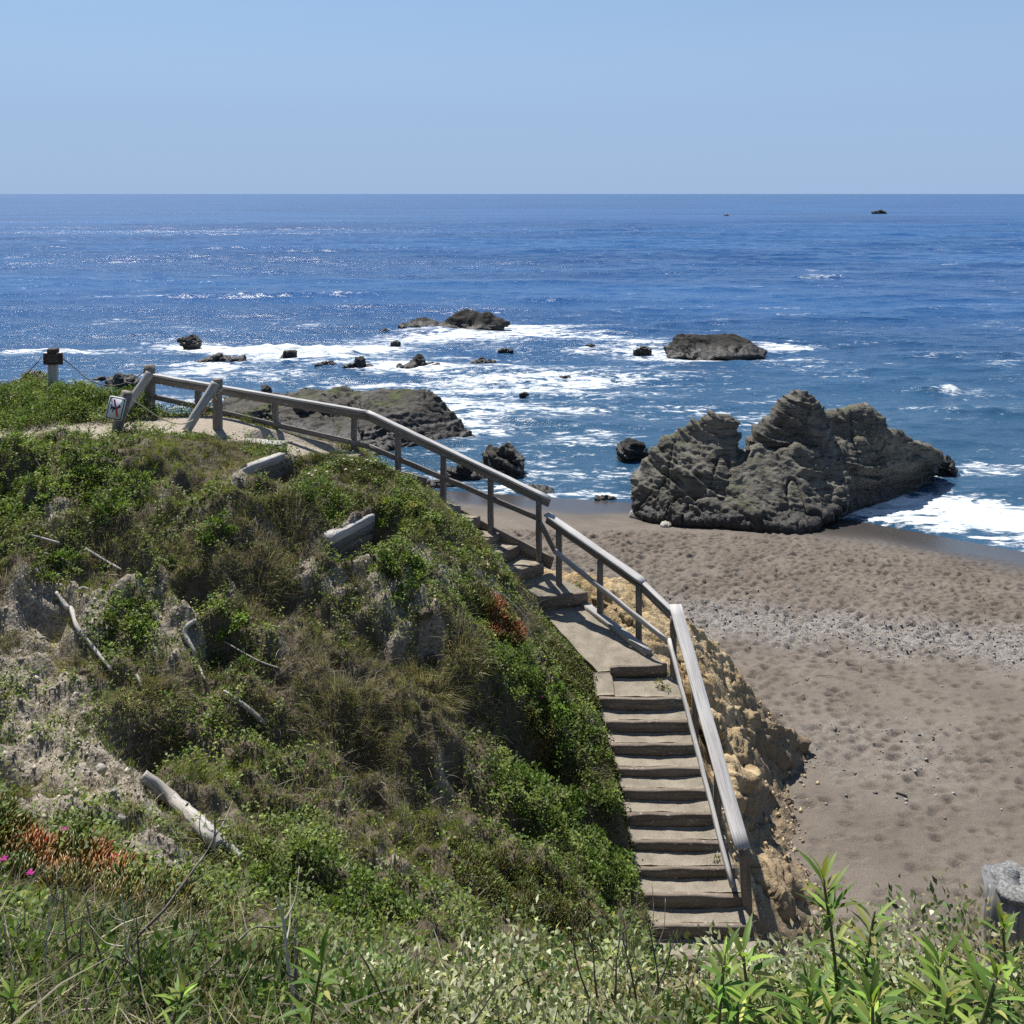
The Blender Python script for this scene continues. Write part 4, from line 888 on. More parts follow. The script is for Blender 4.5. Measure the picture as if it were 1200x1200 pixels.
# ------------------------------------------------------------------ bushes: each a thing with foliage and stems
def bush(px, py, r, hgt, n, cols, label, lsz=(.035, .065), group='leafy bushes on the slope', name='bush', lw=.55, at=None, asp=1.0, stems=True):
    c = hit(px, py) if at is None else np.asarray(at, float)
    t = thing(name, c, label, 'bush', group)
    nc = max(9, int(n/60))                                     # leaf clumps through the volume of the mound
    a = rng.uniform(0, 6.283, nc); rr = r*np.sqrt(rng.random(nc)); cx = c[0]+rr*np.cos(a)*asp; cy = c[1]+rr*np.sin(a)
    cz = H(cx, cy)+hgt*rng.uniform(.12, 1.0, nc)*np.sqrt(np.clip(1-(rr/r)**2*.8, .05, 1))
    cc = np.stack([cx, cy, cz], 1); cr = rng.uniform(.16, .34, nc)*min(r, hgt*1.3)+.02; ct = colmix(nc, cols, .2)
    i = rng.integers(0, nc, n); d = unit(rng.normal(size=(n, 3))); d[:, 2] = np.where(rng.random(n) < .7, np.abs(d[:, 2]), d[:, 2])
    p = cc[i]+d*cr[i][:, None]*rng.uniform(.45, 1.05, (n, 1))
    p[:, 2] = np.maximum(p[:, 2], H(p[:, 0], p[:, 1])+.01)
    ax = d+rng.normal(0, .5, (n, 3)); nr = unit(d*.5+rng.normal(0, .75, (n, 3))+np.array([0, 0, .6]))
    v, f, co = leaves(p, ax, nr, rng.uniform(*lsz, n), rng.uniform(*lsz, n)*lw, np.clip(ct[i]*np.exp(rng.normal(0, .2, (n, 1))), .004, .9))
    mesh('foliage', v, [f], leaf, t, {'Col': co})
    if stems:
        for j in rng.choice(nc, min(nc, 5), False):
            b = MB(); e = cc[j]; s0 = c+np.array([rng.normal(0, r*.2), rng.normal(0, r*.2), 0]); s0[2] = float(H(s0[0], s0[1]))-.03
            b.tube(spline([s0, (s0+e)/2+rng.normal(0, .03, 3), e], 6), [.009, .008, .007, .006, .005, .003], 5)
            b.build('stem', twig, t)
    return t
for a in [
 (8,478,.85,.42,3600,GREEN,'big dark green leafy bush at the left end of the bank'),
 (48,490,.7,.40,2800,GREEN,'dense leafy bush right below the brown sign'),
 (88,476,.55,.30,1800,GREEN,'low leafy bush between the brown sign and the sandy path'),
 (158,478,.42,.36,1600,GREEN,'dark rounded bush tucked behind the tilted sign'),
 (30,528,.6,.22,1500,GREEN,'spreading green plant at the left edge of the sandy path'),
 (98,548,.45,.25,1300,GREEN,'bright green bush in the grass below the tilted sign'),
 (140,588,.55,.28,1900,GREEN,'broad bright green bush on the upper left slope'),
 (28,600,.4,.2,1000,GREEN,'small green bush at the left edge of the upper slope'),
 (375,592,.42,.3,1500,GREEN,'vivid green bush between the two timber retaining walls'),
 (478,610,.5,.22,1300,GREEN+YGREEN,'pale green bush on the crest beside the handrail'),
 (468,668,.42,.24,1300,GREEN,'green bush right of the short timber wall'),
 (62,672,.32,.2,800,GREEN,'green tuft of leaves above the long pale branch'),
 (152,740,.35,.2,900,GREEN,'bright leafy clump right of the long pale branch'),
 (262,778,.4,.2,900,GREEN,'leafy clump around the crooked pale branch'),
 (255,622,.4,.2,900,GREEN,'round green bush above the dead brush in the upper slope'),
 (600,790,.5,.25,1800,GREEN,'bright bush left of the ramp on the stair bank'),
 (672,862,.45,.28,1700,GREEN,'bright bush leaning over the upper steps of the lower flight'),
 (622,935,.55,.3,2000,GREEN,'large green bush in the middle of the stair bank'),
 (690,950,.4,.28,1600,GREEN,'green bush against the left side of the lower steps'),
 (705,1020,.4,.25,1500,GREEN,'green bush beside the lowest visible steps'),
 (352,1050,.5,.25,1700,GREEN,'bright leafy patch in the gully below the driftwood log'),
 (430,1062,.45,.22,1300,GREEN,'leafy patch in the gully right of the first one'),
 (570,660,.35,.15,700,YGREEN+DRY,'dry greenish bush on the crest above the landing'),
]: bush(*a)
def tussock(px, py, r, n, ln, cols, label, lean=(0, 0), name='dry_tussock', group='dry tufts on the slope'):
    c = hit(px, py); t = thing(name, c, label, 'grass tuft', group)
    a = rng.uniform(0, 6.283, n); rr = r*np.sqrt(rng.random(n)); p = np.stack([c[0]+rr*np.cos(a), c[1]+rr*np.sin(a), np.zeros(n)], 1); p[:, 2] = H(p[:, 0], p[:, 1])-.01
    dv = np.stack([np.cos(a)*rr/r*.8+rng.normal(0, .22, n)+lean[0], np.sin(a)*rr/r*.8+rng.normal(0, .22, n)+lean[1], np.ones(n)], 1)
    v, q_, t_, co = blades(p, dv, rng.uniform(.5, 1.1, n)*ln, rng.uniform(.004, .007, n), colmix(n, cols, .3), .5)
    mesh('blades', v, [q_, t_], grassm, t, {'Col': co})
    for _ in range(6):
        b = MB(); j = rng.integers(0, n); e = p[j]+unit(dv[j])*ln*rng.uniform(.6, 1.1)
        b.tube([p[j], (p[j]+e)/2+rng.normal(0, .02, 3), e], [.006, .005, .003], 4)
        b.build('stem', twig, t)
for a in [
 (340,612,.42,700,.34,DRY,'grey brown dead brush under the upper timber wall'),
 (300,665,.45,800,.34,DRY,'dark dead brush in the middle of the upper slope'),
 (130,625,.35,500,.28,DRY,'brown dead brush on the upper left slope'),
 (505,800,.36,900,.42,DRY+YGREEN[:1],'tall dry brown tuft left of the stair bank bushes',(.25,-.2)),
 (545,765,.25,600,.42,DRY,'thin dry tuft standing right above the tall dry brown tuft',(.2,-.2)),
 (400,815,.5,900,.34,DRY,'broad dry tuft in the centre of the slope'),
 (165,836,.5,900,.30,DRY+YGREEN[:1],'shaggy tuft overhanging the dark hollow above the driftwood log',(.35,-.55)),
 (285,985,.38,700,.32,DRY+YGREEN,'brown tuft just right of the driftwood log',(.1,-.2)),
 (690,905,.25,420,.26,DRY,'grey dead brush hanging on the bank by the steps',(.35,-.2)),
]: tussock(*a)

for px, py, D, r, h, n, lb in [(788,765,15.35,.22,.36,700,'leafy weed growing at the right edge of the ramp under the rail'),(775,798,15.0,.16,.34,420,'small weed on the right end of the upper step below the ramp'),(842,1008,12.55,.18,.30,420,'small weed on the right end of a low step by the end post'),(672,668,17.3,.15,.30,300,'tuft of weed at the right edge of the landing')]:
    c_ = P(px, py, D); bush(0, 0, r, h, n, GREEN[2:3]+YGREEN[3:]+DRY[4:], lb, (.03, .055), 'weeds on the stairway', 'weed', .4, at=(c_[0], c_[1], float(H(c_[0], c_[1]))))
nr_ = 16000; rx = rng.uniform(2.6, 7.2, nr_); ry = rng.uniform(12.3, 20.5, nr_); dz_ = H(rx, ry)-HB(rx, ry)
k = (rng.random(nr_) < np.exp(-(dz_/.16)**2)*.28) | ((rng.random(nr_) < .06) & (dz_ > 0) & (rx > 3.1)); rx, ry = rx[k], ry[k]; n = len(rx)
sc = (rng.uniform(.012, .05, (n, 1, 1))*rng.uniform(.5, 1.3, (n, 1, 1)))*rng.uniform(.6, 1.3, (n, 1, 3))
v = oc[None]*sc*rng.uniform(.6, 1.3, (n, 6, 1)); an = rng.uniform(0, 6.28, n); ca, sa = np.cos(an)[:, None], np.sin(an)[:, None]
v = np.stack([v[..., 0]*ca-v[..., 1]*sa, v[..., 0]*sa+v[..., 1]*ca, v[..., 2]], -1)+np.stack([rx, ry, np.maximum(H(rx, ry), HB(rx, ry))+.01], 1)[:, None]
rc_ = colmix(n, [(.38,.27,.14),(.26,.19,.11),(.46,.36,.22),(.2,.17,.14)], .2)
tag(mesh('rubble', v.reshape(-1, 3), [(of[None]+6*np.arange(n)[:, None, None]).reshape(-1, 3)], pebble_mat, None, {'Col': np.repeat(rc_, 6, 0)}, False), 'crumbled sandstone rubble at the foot of the tan outcrop', 'rubble', kind='stuff')

# ------------------------------------------------------------------ ice plant mats: fleshy three-sided leaves
def ice_mat(px, py, r, n, ln, cols, label, flowers=(), fcol=(.5, .05, .32), asp=1.6, hgt=.1, at=None):
    c = hit(px, py) if at is None else np.asarray(at, float); t = thing('ice_plant', c, label, 'ice plant', 'mats of ice plant')
    a = rng.uniform(0, 6.283, n); rr = r*np.sqrt(rng.random(n)); x = c[0]+rr*np.cos(a)*asp; y = c[1]+rr*np.sin(a)
    k = (bil(open_, x, y, gx[0], gy[0], GS) > .4) & (np.hypot((x-c[0])/asp, y-c[1])*(1+.7*perlin(xyz(x*2.2, y*2.2))) < r*.95)
    x, y = x[k], y[k]; n = len(x)
    p = np.stack([x, y, H(x, y)+hgt*rng.random(n)*(.6+.8*perlin(xyz(x*3, y*3)))], 1)
    nn = normals(x, y); dv = unit(nn*.9+rng.normal(0, .55, (n, 3))+np.array([0, 0, .35])); sd = unit(np.cross(dv, rng.normal(size=(n, 3)))); s2 = np.cross(dv, sd)
    L_ = (rng.uniform(.6, 1.15, n)*ln)[:, None]; W_ = L_*.085; bend = rng.normal(0, .18, (n, 1))+.12
    rings = []
    for tt, ww in ((0, .6), (.5, 1.), (.85, .75)):
        cen = p+dv*L_*tt+np.array([0, 0, 1.])*L_*bend*tt*tt
        rings += [cen+sd*W_*ww, cen+(-.5*sd+.87*s2)*W_*ww, cen+(-.5*sd-.87*s2)*W_*ww]
    rings.append(p+dv*L_+np.array([0, 0, 1.])*L_*bend)
    v = np.stack(rings, 1).reshape(-1, 3); o = (np.arange(n)*10)[:, None]; qs, ts = [], []
    for r0 in (0, 3):
        for e in range(3):
            qs.append(o+np.array([r0+e, r0+(e+1) % 3, r0+3+(e+1) % 3, r0+3+e]))
    for e in range(3): ts.append(o+np.array([6+e, 6+(e+1) % 3, 9]))
    patch_ = perlin(p*2.6+5)[:, None]
    base = colmix(n, ICE, .2); rc = colmix(n, cols, .25); w_ = np.clip(.5+patch_*1.3, 0, 1) if len(cols) else 0
    co = base*(1-w_)+rc*w_; co10 = np.repeat(co, 10, 0)
    mesh('leaves', v, [np.concatenate(qs), np.concatenate(ts)], succ, t, {'Col': co10})
    for fx, fy in flowers:
        fc = hit(fx, fy, lift=.12); fc = fc+np.array([0, 0, hgt+.07]); m_ = 26; a = rng.uniform(0, 6.283, m_)
        ax = np.stack([np.cos(a), np.sin(a)-.25, rng.uniform(.25, .7, m_)], 1)
        v, f, co = leaves(np.repeat(fc[None], m_, 0), ax, np.tile(np.array([[0, -.4, 1.]]), (m_, 1)), rng.uniform(.02, .034, m_), np.full(m_, .009), np.clip(np.array(fcol)*np.exp(rng.normal(0, .12, (m_, 1))), 0, .9))
        mesh('flower', v, [f], petal, t, {'Col': co})
ice_mat(35,1000,.52,4600,.125,RED,'red and orange ice plant mat with magenta flowers at the left edge',[(36,1035),(75,979),(5,1016)],at=hit(35,1005))
ice_mat(170,1050,.45,1900,.11,ICE+RED[3:],'green and orange ice plant creeping right of the red mat')
ice_mat(585,718,.42,2400,.085,[(.38,.14,.05),(.30,.09,.04)],'rusty orange ice plant streak above the ramp',asp=1.1)
ice_mat(668,795,.55,4200,.085,ICE,'bright ice plant mat with one pink flower left of the ramp',[(636,822)],asp=1.1)
ice_mat(425,548,.65,3400,.075,ICE,'ice plant mat with white and pink flowers on the crest by the handrail',[(362,558),(370,554),(366,560),(383,555),(405,553),(421,553),(398,590),(403,540),(412,541),(430,541),(440,542)],(.72,.58,.60),asp=1.5,hgt=.08)
ice_mat(620,1068,.7,3800,.09,ICE+[(.2,.13,.04)],'ice plant mat in the gully left of the lowest steps',asp=1.5)
ice_mat(715,905,.28,900,.085,[(.30,.13,.05)]+ICE,'orange tipped ice plant trailing beside the middle steps',asp=.8)
ice_mat(640,880,.3,1100,.085,[(.34,.14,.05),(.26,.16,.05)]+ICE[:1],'orange tinted ice plant among the bright bushes of the stair bank',asp=1.0)
ice_mat(700,880,.3,1100,.085,ICE,'green ice plant clump beside the upper steps of the lower flight',asp=.9)

# ------------------------------------------------------------------ driftwood and dead branches
def on_ground(pxs, lift=.03):
    return [hit(a, b)+np.array([0, 0, lift]) for a, b in pxs]
log_thing('driftwood_log', [p+np.array([0, 0, .06]) for p in on_ground([(168,918),(205,952),(240,985),(256,1003)])], [.058, .066, .074, .066], drift, 'thick bleached driftwood log lying on the lower slope', 'driftwood', 14, .3, n=40, nf=7)
log_thing('plank', [p+np.array([0, 0, .04]) for p in on_ground([(246,985),(281,1016)])], [.05, .045], drift, 'short bleached plank end under the driftwood log', 'driftwood', 8, .3)
log_thing('dead_branch', on_ground([(66,701),(78,720),(84,722),(90,742),(108,765),(131,793)], .07), [.028, .036, .03, .026, .018], drift, 'long bleached branch lying on the left slope', 'branch', 8, .4, n=26)
log_thing('dead_branch', on_ground([(230,733),(219,742),(217,752),(226,768),(232,785),(240,803)], .06), [.03, .028, .03, .022, .015], drift, 'crooked bleached branch in the middle of the slope', 'branch', 8, .4, n=26)
log_thing('dead_branch', on_ground([(262,815),(285,832),(312,855)], .06), [.012, .03, .028], drift, 'short bleached branch right of the dark hollow', 'branch', 7, .4)
log_thing('dead_branch', on_ground([(30,635),(70,646)], .1), [.015, .02], drift, 'thin pale stick highest on the left slope', 'branch', 6, .3)
log_thing('dead_branch', on_ground([(52,655),(75,664),(95,677)], .08), [.016, .02, .024], drift, 'pale stick just below the highest thin one', 'branch', 6, .3)
log_thing('dead_branch', on_ground([(100,651),(125,665),(142,675)], .08), [.02, .02, .014], drift, 'pale stick pointing at the dead brush on the left slope', 'branch', 6, .3)
log_thing('dead_branch', on_ground([(262,763),(300,782),(327,793)], .1), [.008, .012, .012], drift, 'long thin twig right of the crooked branch', 'branch', 5, .2)
log_thing('dead_branch', on_ground([(160,796),(163,803),(166,811)], .05), [.02, .02, .018], drift, 'stub of bleached wood above the shaggy tuft', 'branch', 6, .2)
log_thing('dead_branch', on_ground([(92,697),(97,695),(104,696)], .06), [.018, .018, .012], drift, 'little curved stick right of the long bleached branch', 'branch', 6, .2)
log_thing('dead_branch', on_ground([(590,706),(607,722),(623,741)], .12), [.008, .01, .006], drift, 'thin pale twig lying across the orange ice plant', 'branch', 5, .2)
# stones on the bare ground
for k, (px, py, s, lb) in enumerate([(140,963,.05,'pale stone above the driftwood log'),(132,930,.045,'pale stone on the bare scree left of the log'),(118,905,.06,'largest rough stone on the bare scree'),(98,858,.05,'rough stone high on the bare scree'),(100,790,.07,'pale earth lump beside the long branch'),(222,862,.09,'tan lump of earth in the dark hollow'),(505,775,.1,'pale block of soil left of the tall dry tuft'),(500,720,.09,'pale soil block under the crest')]):
    c = hit(px, py)
    make_rock('slope_stone', [((c[0], c[1], c[2]+s*.3), (s, s*.8, s*.7), (k, 0, .2))], rk_stone if k < 4 else ground_mat, s*.12, s*.3, label=lb, group='stones lying on the slope', seed=k*5.1, ridge_s=8)
# things on the beach
def beach_hit(px, py):
    D = 16.0
    for _ in range(30):
        D = float(-HB((px-600)/F*D, D)*F/(py-HY))
    return np.array([(px-600)/F*D, D, float(HB((px-600)/F*D, D))])
sw = beach_hit(912, 944); b = MB()
for k in range(14):
    a = random.uniform(0, 6.28); r = random.uniform(.1, .28); p0 = sw+np.array([random.uniform(-.08, .08), random.uniform(-.05, .05), .03])
    b.tube(spline([p0, p0+np.array([r*.5*math.cos(a), r*.4*math.sin(a), .06]), p0+np.array([r*math.cos(a), r*.8*math.sin(a), .0])], 7), [.03, .035, .03, .028, .024, .018, .008], 5, .5, .5)
tag(b.build('seaweed', M('kelp').set(color=(.055, .035, .02), rough=.5), None, True), 'dark brown clump of kelp lying on the sand', 'seaweed')
def beach_stick(pts, r, label):
    b = MB(); b.tube(spline([beach_hit(*p)+np.array([0, 0, .02]) for p in pts], 14), r, 5, .2); tag(b.build('stick', twig, None, True), label, 'stick', 'sticks on the sand')
beach_stick([(928,803),(945,797),(965,792),(990,797)], .007, 'thin curved stick on the gravel band')
beach_stick([(978,858),(978,852)], .03, 'short dark stick upright in the middle of the sand')
beach_stick([(1050,930),(1062,933)], .02, 'short stick lying far right on the near sand')

# old post stump at the lower right
sp = P(1194,1034,5.2); stp = thing('post_stump', (sp[0], sp[1], float(H(sp[0], sp[1]))), 'weathered grey post stump at the lower right corner', 'post')
b = MB(); zb = float(H(sp[0], sp[1])); b.tube([np.array([sp[0], sp[1], z]) for z in np.linspace(zb-.1, sp[2], 12)], [.165]*11+[.155], 22, .3, nfreq=6); b.build('trunk', wood_mat('stump_wood', (.10, .10, .10), (.21, .21, .21), (.03, .03, .03)), stp, True)
cols_ = M('lichen_top'); pos = cols_.pos(); nn_ = cols_.noise(pos, 60, 5, .7)
lich = cols_.set(color=cols_.mix(cols_.maprange(nn_, .35, .65), (.09, .09, .085), (.27, .27, .26)), rough=.9, normal=cols_.bump(nn_, .8, .01))
b = MB(); b.tube([sp-UP*.01, sp+UP*.012, sp+UP*.022, sp+UP*.016], [.158, .15, .12, .06], 22, .45, nfreq=9); b.build('top', lich, stp, True)

# ------------------------------------------------------------------ foreground planting
def fg(px, D):
    x = (px-600)/F*D; return np.array([x, D, float(H(x, D))])
shr = [
 (620,3.7,.45,.42,3600,'silvery leaved shrub at the foot of the picture below the steps'),
 (740,3.8,.45,.44,3800,'silvery leaved shrub just right of the lowest steps'),
 (860,3.7,.42,.50,3800,'silvery leaved shrub under the end post of the handrail'),
 (985,3.8,.45,.50,4000,'silvery leaved shrub behind the tallest leafy stalk'),
 (1080,3.9,.42,.56,4000,'silvery leaved shrub with seed heads left of the post stump'),
 (1170,3.5,.40,.44,3200,'silvery leaved shrub in front of the post stump'),
 (500,3.6,.42,.34,3000,'silvery leaved shrub in the bottom middle'),
 (420,3.9,.42,.32,2800,'silvery leaved shrub beside the pale upright dry stalk'),
 (580,3.1,.40,.30,2600,'silvery leaved shrub at the bottom edge just left of the steps'),
 (700,3.0,.40,.30,2600,'nearest silvery leaved shrub at the bottom edge'),
]
for px, D, r, h, n, lb in shr:
    bush(0, 0, r, h, int(n*.9), SILV, lb, (.018, .042), 'silvery shrubs in the foreground', 'silver_shrub', .5, at=fg(px, D), asp=1.1)
for px, D, r, h, n, lb in [(920,3.1,.4,.3,2200,'dark green leafy bush at the bottom right of centre'),(1060,3.1,.4,.3,2200,'dark green leafy bush in the bottom right corner area'),(380,3.4,.45,.28,2400,'dark green leafy bush at the bottom left of centre'),(220,3.5,.5,.28,2400,'green leafy bush in the bottom left'),(90,3.6,.5,.26,2400,'green leafy bush among dead stems at the bottom left corner'),(800,3.0,.4,.26,2200,'dark leafy bush at the bottom between silvery shrubs'),(1190,2.9,.35,.28,1800,'green leafy bush at the bottom right corner'),(300,4.5,.6,.25,2200,'leafy bush on the near slope below the driftwood log'),(120,4.8,.6,.22,2000,'leafy bush on the near slope below the red ice plant'),(480,4.6,.5,.22,1800,'leafy bush on the near slope in the bottom middle'),(620,4.8,.5,.22,1800,'leafy bush behind the silvery shrubs below the steps')]:
    bush(0, 0, r, h, int(n*1.25), [(.05,.10,.02),(.08,.14,.03),(.13,.18,.045),(.03,.065,.014),(.17,.16,.06)], lb, (.022, .06), 'green bushes in the foreground', 'bush', .34, at=fg(px, D))
def stalk(px, D, top, label, nl=34, ll=.125, lean=(0, 0), cols=None):
    nl = int(nl*1.5); ll *= rng.uniform(.75, .95); top += 0 if px == 958 else rng.uniform(0, 26); lean = (lean[0]*2+rng.normal(0, .03), rng.normal(0, .05))
    c = fg(px, D); tz = -(top-HY)/F*D; t = thing('leafy_stalk', c, label, 'plant', 'tall leafy stalks in the foreground')
    h = tz-c[2]; e = c+np.array([lean[0], lean[1], h]); path_ = spline([c-np.array([0, 0, .03]), (c+e)/2+np.array([rng.normal(0, .02), rng.normal(0, .02), 0]), e], 12)
    b = MB(); b.tube(path_, np.linspace(.008, .004, 12), 6); b.build('stem', M_stem, t, True)
    tt = np.sort(rng.uniform(.25, 1.0, nl)); p = np.stack([np.interp(tt, np.linspace(0, 1, 12), path_[:, k]) for k in range(3)], 1)
    a = np.arange(nl)*2.4+rng.normal(0, .3, nl); el = .05+1.1*tt**3+rng.normal(0, .25, nl)
    ax = np.stack([np.cos(a)*np.cos(el), np.sin(a)*np.cos(el), np.sin(el)], 1)
    v, q_, t_, co = leaves2(p, ax, np.tile(np.array([[0, 0, 1.]]), (nl, 1)), ll*rng.uniform(.6, 1.1, nl)*(1.12-.5*np.clip(tt-.7, 0, 1)), ll*.175*rng.uniform(.75, 1.35, nl), colmix(nl, cols or [(.15,.25,.04),(.10,.18,.03),(.22,.31,.06),(.07,.13,.025),(.30,.29,.09)], .28))
    mesh('leaves', v, [q_, t_], leaf, t, {'Col': co})
M_stem = M('green_stem').set(color=(.10, .11, .04), rough=.6)
for a in [
 (958,2.9,1040,'tallest bright green stalk right of the handrail foot',40,.14,(.02,0)),
 (1003,2.9,1062,'bright green stalk just right of the tallest one',30,.12,(.03,0)),
 (912,2.7,1105,'lower green stalk left of the tallest one',34,.14,(-.02,0)),
 (885,2.5,1135,'leafy stalk at the bottom below the handrail foot',34,.12,(-.03,0)),
 (1118,2.6,1112,'broad bright green stalk near the bottom right',38,.14,(.02,0)),
 (1150,2.4,1150,'low bright stalk at the bottom right edge',30,.12,(.03,0)),
 (1192,2.7,1100,'green stalk at the right edge under the post stump',34,.14,(.03,0)),
 (378,2.8,1118,'bright green stalk at the bottom left of centre',26,.12,(0,0)),
 (1055,2.5,1150,'small stalk between the bright ones at the bottom right',28,.11,(-.02,0)),
 (30,2.8,1165,'green stalk in the bottom left corner',26,.11,(0,0)),
 (185,2.8,1150,'green stalk among the dead stems at bottom left',24,.11,(.02,0)),
 (860,2.35,1165,'lowest green stalk right of the nearest silvery shrub',26,.10,(0,0)),
]+[(p_, D_, t_, l_, 30, .12, (.0, 0)) for p_, D_, t_, l_ in [(935,2.6,1130,'stalk between the tallest one and the lower one left of it'),(1085,2.7,1105,'stalk left of the broad one near the bottom right'),(1030,2.4,1155,'short stalk below the two tall ones'),(1170,2.9,1088,'stalk directly under the post stump'),(970,2.35,1160,'lowest stalk below the tallest one'),(1105,2.35,1165,'lowest stalk at the bottom right')]]: stalk(*a)
# dead stems and twigs in front
def deadstem(pts, r0, mat, label, group='dead stems in the foreground'):
    p = spline([P(*q_) for q_ in pts], 30); o_ = random.uniform(0, 90); b = MB()
    p = p+np.stack([perlin(p*5+o_), perlin(p*5+o_+30), perlin(p*5+o_+60)], 1)*.05*np.linspace(0, 1, 30)[:, None]
    b.tube(p, np.linspace(r0*.75, r0*.3, 30), 6, .35, nfreq=25)
    for f_ in (.45, .62, .78):
        k = int(30*f_); d_ = p[k]-p[k-3]; d_ = d_/np.linalg.norm(d_); sd_ = np.cross(d_, rng.normal(size=3)); ln_ = random.uniform(.06, .16)
        b.tube(spline([p[k], p[k]+(d_*.6+sd_*.5)*ln_*.5, p[k]+(d_*.9+sd_*.4)*ln_], 7), np.linspace(r0*.4, r0*.15, 7), 5)
    return tag(b.build('dry_twig', mat, None, True), label, 'dead stem', group)
deadstem([(330,1150,3.6),(330,1120,3.7),(375,1080,3.8),(410,1030,3.9),(450,1000,4.0),(462,978,4.0),(480,965,4.05)][0:1]+[(160,1125,3.8),(200,1055,3.9),(222,1022,4.0),(243,992,4.1),(256,968,4.1),(268,962,4.15)], .010, twig, 'dark crooked twig rising in front of the driftwood log')
deadstem([(252,1000,4.1),(250,985,4.1),(258,972,4.1),(262,965,4.12)], .006, drift, 'thin pale fork of a twig beside the driftwood log')
deadstem([(240,1140,3.5),(262,1120,3.6),(300,1092,3.7),(330,1075,3.8)], .007, twig, 'dark twig lying low to the right in the bottom left')
deadstem([(345,1190,3.0),(338,1120,3.05),(332,1072,3.1),(328,1048,3.1)], .009, twig_pale, 'pale upright dry stalk at the bottom left of centre')
deadstem([(350,1190,3.0),(344,1140,3.02),(340,1100,3.05)], .011, twig, 'dark upright stalk beside the pale one')
for k, (x0, x1, t_) in enumerate([(60,55,1060),(80,72,1035),(72,100,1080),(150,148,1045),(165,152,1070),(130,105,1060),(25,5,1075),(110,160,1095),(205,225,1100)]):
    deadstem([(x0,1200,3.2),((x0+x1)/2+random.uniform(-8,8),(1200+t_)/2,3.25),(x1,t_,3.3)], .006, twig if k % 3 else twig_pale, ['dark stem leaning left in the bottom left corner','tallest dark stem in the bottom left corner','pale stem slanting right in the bottom left corner','dark upright stem below the red ice plant','dark stem crossing behind the upright one','slanting stem left of the upright one','stem at the very left edge','pale stem arching to the right near the bottom left','short dark stem right of the leaning twigs'][k])
for k, (x0, x1, t_) in enumerate([(745,735,1085),(770,762,1075),(700,690,1080),(720,728,1095),(690,668,1060),(765,785,1100)]):
    deadstem([(x0,1170,3.4),((x0+x1)/2+random.uniform(-4,4),(1170+t_)/2,3.42),(x1,t_,3.45)], .006, twig, ['dark seed stalk in front of the lowest step','second dark seed stalk right of the first','dark stalk left of the lowest step','short stalk below the lowest step','long stalk leaning left by the gully ice plant','stalk leaning right under the lowest step'][k], 'dark seed stalks in front of the steps')
# near grass in the bottom corner
c = np.stack([rng.uniform(-2.4, -.2, 2600), rng.uniform(2.5, 5.2, 2600), np.zeros(2600)], 1); n = len(c)
c2 = np.stack([rng.uniform(-.2, 2.2, 350), rng.uniform(2.3, 4.4, 350), np.zeros(350)], 1); c = np.concatenate([c, c2]); n = len(c); kk = 5
b_ = np.repeat(c, kk, 0)+np.concatenate([rng.normal(0, .03, (n*kk, 2)), np.zeros((n*kk, 1))], 1); b_[:, 2] = H(b_[:, 0], b_[:, 1])-.02
dv = np.concatenate([rng.normal(0, .5, (n*kk, 2)), np.ones((n*kk, 1))], 1)
v1, q1, t1, c1 = blades(b_, dv, rng.uniform(.12, .36, n*kk), rng.uniform(.004, .009, n*kk), colmix(n*kk, GREEN[:3]+YGREEN[1:2]+DRY+[(.35,.31,.22)], .35), .6)
tag(mesh('foreground_grass', v1, [q1, t1], grassm, None, {'Col': c1}), 'coarse grass growing between the foreground plants', 'grass', kind='stuff')

n = 2600; tx_ = rng.uniform(-2.3, 2.4, n); ty_ = rng.uniform(2.4, 4.9, n)
b_ = np.stack([tx_, ty_, H(tx_, ty_)+rng.uniform(.0, .30, n)], 1); dv = rng.normal(size=(n, 3))*np.array([1, 1, .6])+np.array([0, 0, .45])
v1, q1, t1, c1 = blades(b_, dv, rng.uniform(.08, .36, n), rng.uniform(.003, .006, n), colmix(n, [(.10,.085,.065),(.06,.05,.04),(.36,.31,.24),(.20,.165,.12)], .3), .25)
tag(mesh('foreground_twigs', v1, [q1, t1], grassm, None, {'Col': c1}), 'tangle of thin dead twigs among the foreground plants', 'twigs', kind='stuff')

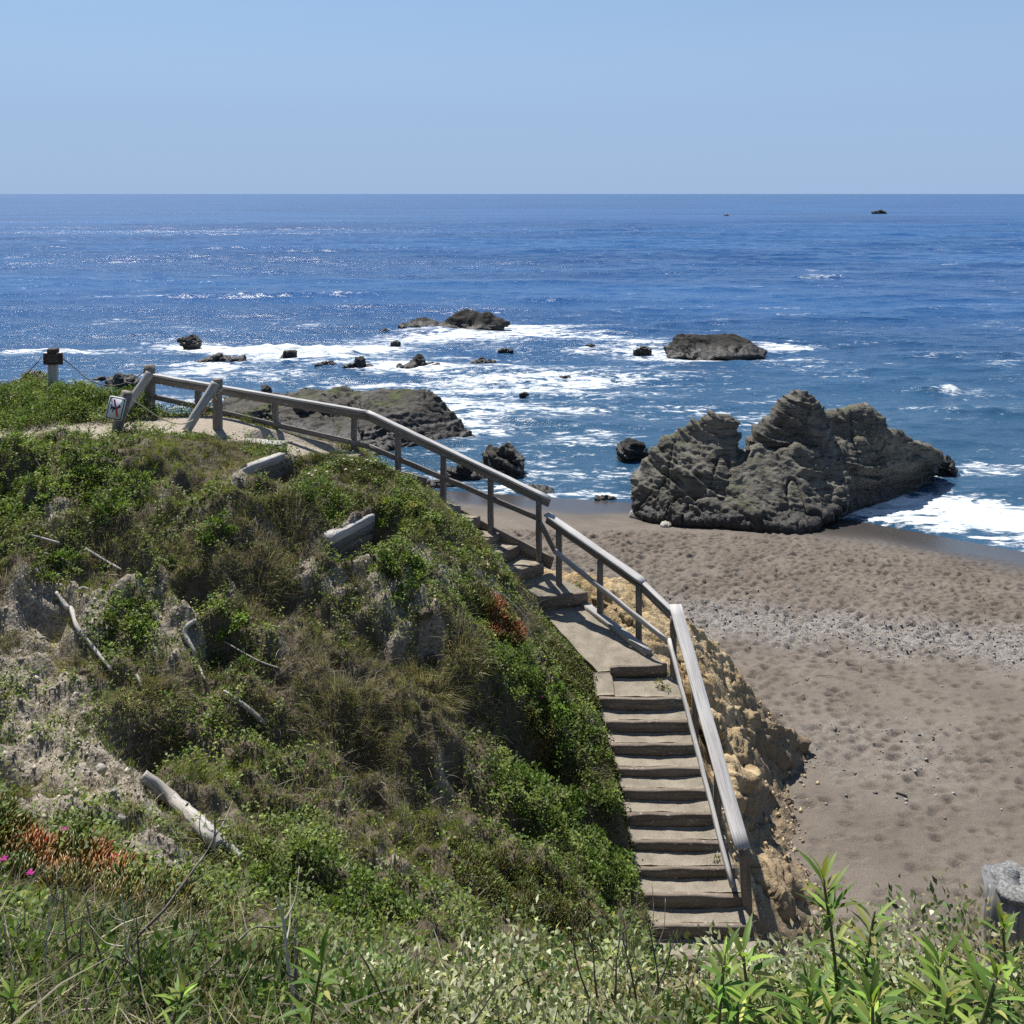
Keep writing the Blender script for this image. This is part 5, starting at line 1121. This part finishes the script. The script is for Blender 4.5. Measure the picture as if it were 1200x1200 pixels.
# ------------------------------------------------------------------ light, sky, camera
SUN_EL, SUN_AZ = math.radians(61), math.radians(-31)
world = bpy.data.worlds.new('World'); scene.world = world; world.use_nodes = True
nt = world.node_tree; bg = nt.nodes['Background']
sky = nt.nodes.new('ShaderNodeTexSky'); sky.sky_type = 'NISHITA'; sky.sun_disc = False
sky.sun_elevation = SUN_EL; sky.sun_rotation = SUN_AZ; sky.altitude = 0; sky.air_density = 1.0; sky.dust_density = 0.0; sky.ozone_density = 3.0
tc = nt.nodes.new('ShaderNodeTexCoord'); sx = nt.nodes.new('ShaderNodeSeparateXYZ'); nt.links.new(tc.outputs['Generated'], sx.inputs[0])
mr = nt.nodes.new('ShaderNodeValToRGB'); nt.links.new(sx.outputs[2], mr.inputs[0]); e = mr.color_ramp.elements      # marine haze low over the sea
e[0].position = 0; e[0].color = (.97, .97, .97, 1); e[1].position = .75; e[1].color = (0, 0, 0, 1)
for p_, v_ in ((.08, .90), (.20, .50), (.40, .16)): q_ = e.new(p_); q_.color = (v_, v_, v_, 1)
mxs = nt.nodes.new('ShaderNodeMix'); mxs.data_type = 'RGBA'; nt.links.new(mr.outputs[0], mxs.inputs[0]); nt.links.new(sky.outputs[0], mxs.inputs[6]); mxs.inputs[7].default_value = (2.85, 4.15, 6.3, 1)
nt.links.new(mxs.outputs[2], bg.inputs[0]); bg.inputs[1].default_value = .075
sl = bpy.data.lights.new('sun', 'SUN'); sl.energy = 4.9; sl.angle = math.radians(.5); sl.color = (1, .955, .89)
so = bpy.data.objects.new('sun', sl); C.objects.link(so)
sd = Vector((math.sin(SUN_AZ)*math.cos(SUN_EL), math.cos(SUN_AZ)*math.cos(SUN_EL), math.sin(SUN_EL)))
so.rotation_euler = sd.to_track_quat('Z', 'Y').to_euler()
cam = bpy.data.cameras.new('camera'); co = bpy.data.objects.new('camera', cam); C.objects.link(co)
cam.sensor_width = 36; cam.lens = 36*F/1200; cam.shift_y = -(600-HY)/1200
cam.clip_start = .1; cam.clip_end = 100000
co.location = (0, 0, 0); co.rotation_euler = (math.pi/2, 0, 0)
scene.camera = co
scene.render.engine = 'CYCLES'
scene.cycles.use_denoising = False
scene.cycles.sample_clamp_direct = 5; scene.cycles.sample_clamp_indirect = 4; scene.cycles.max_bounces = 6; scene.cycles.diffuse_bounces = 3; scene.cycles.glossy_bounces = 3; scene.cycles.transmission_bounces = 4
scene.view_settings.view_transform = 'Standard'; scene.view_settings.look = 'None'; scene.view_settings.exposure = .62; scene.view_settings.gamma = 1
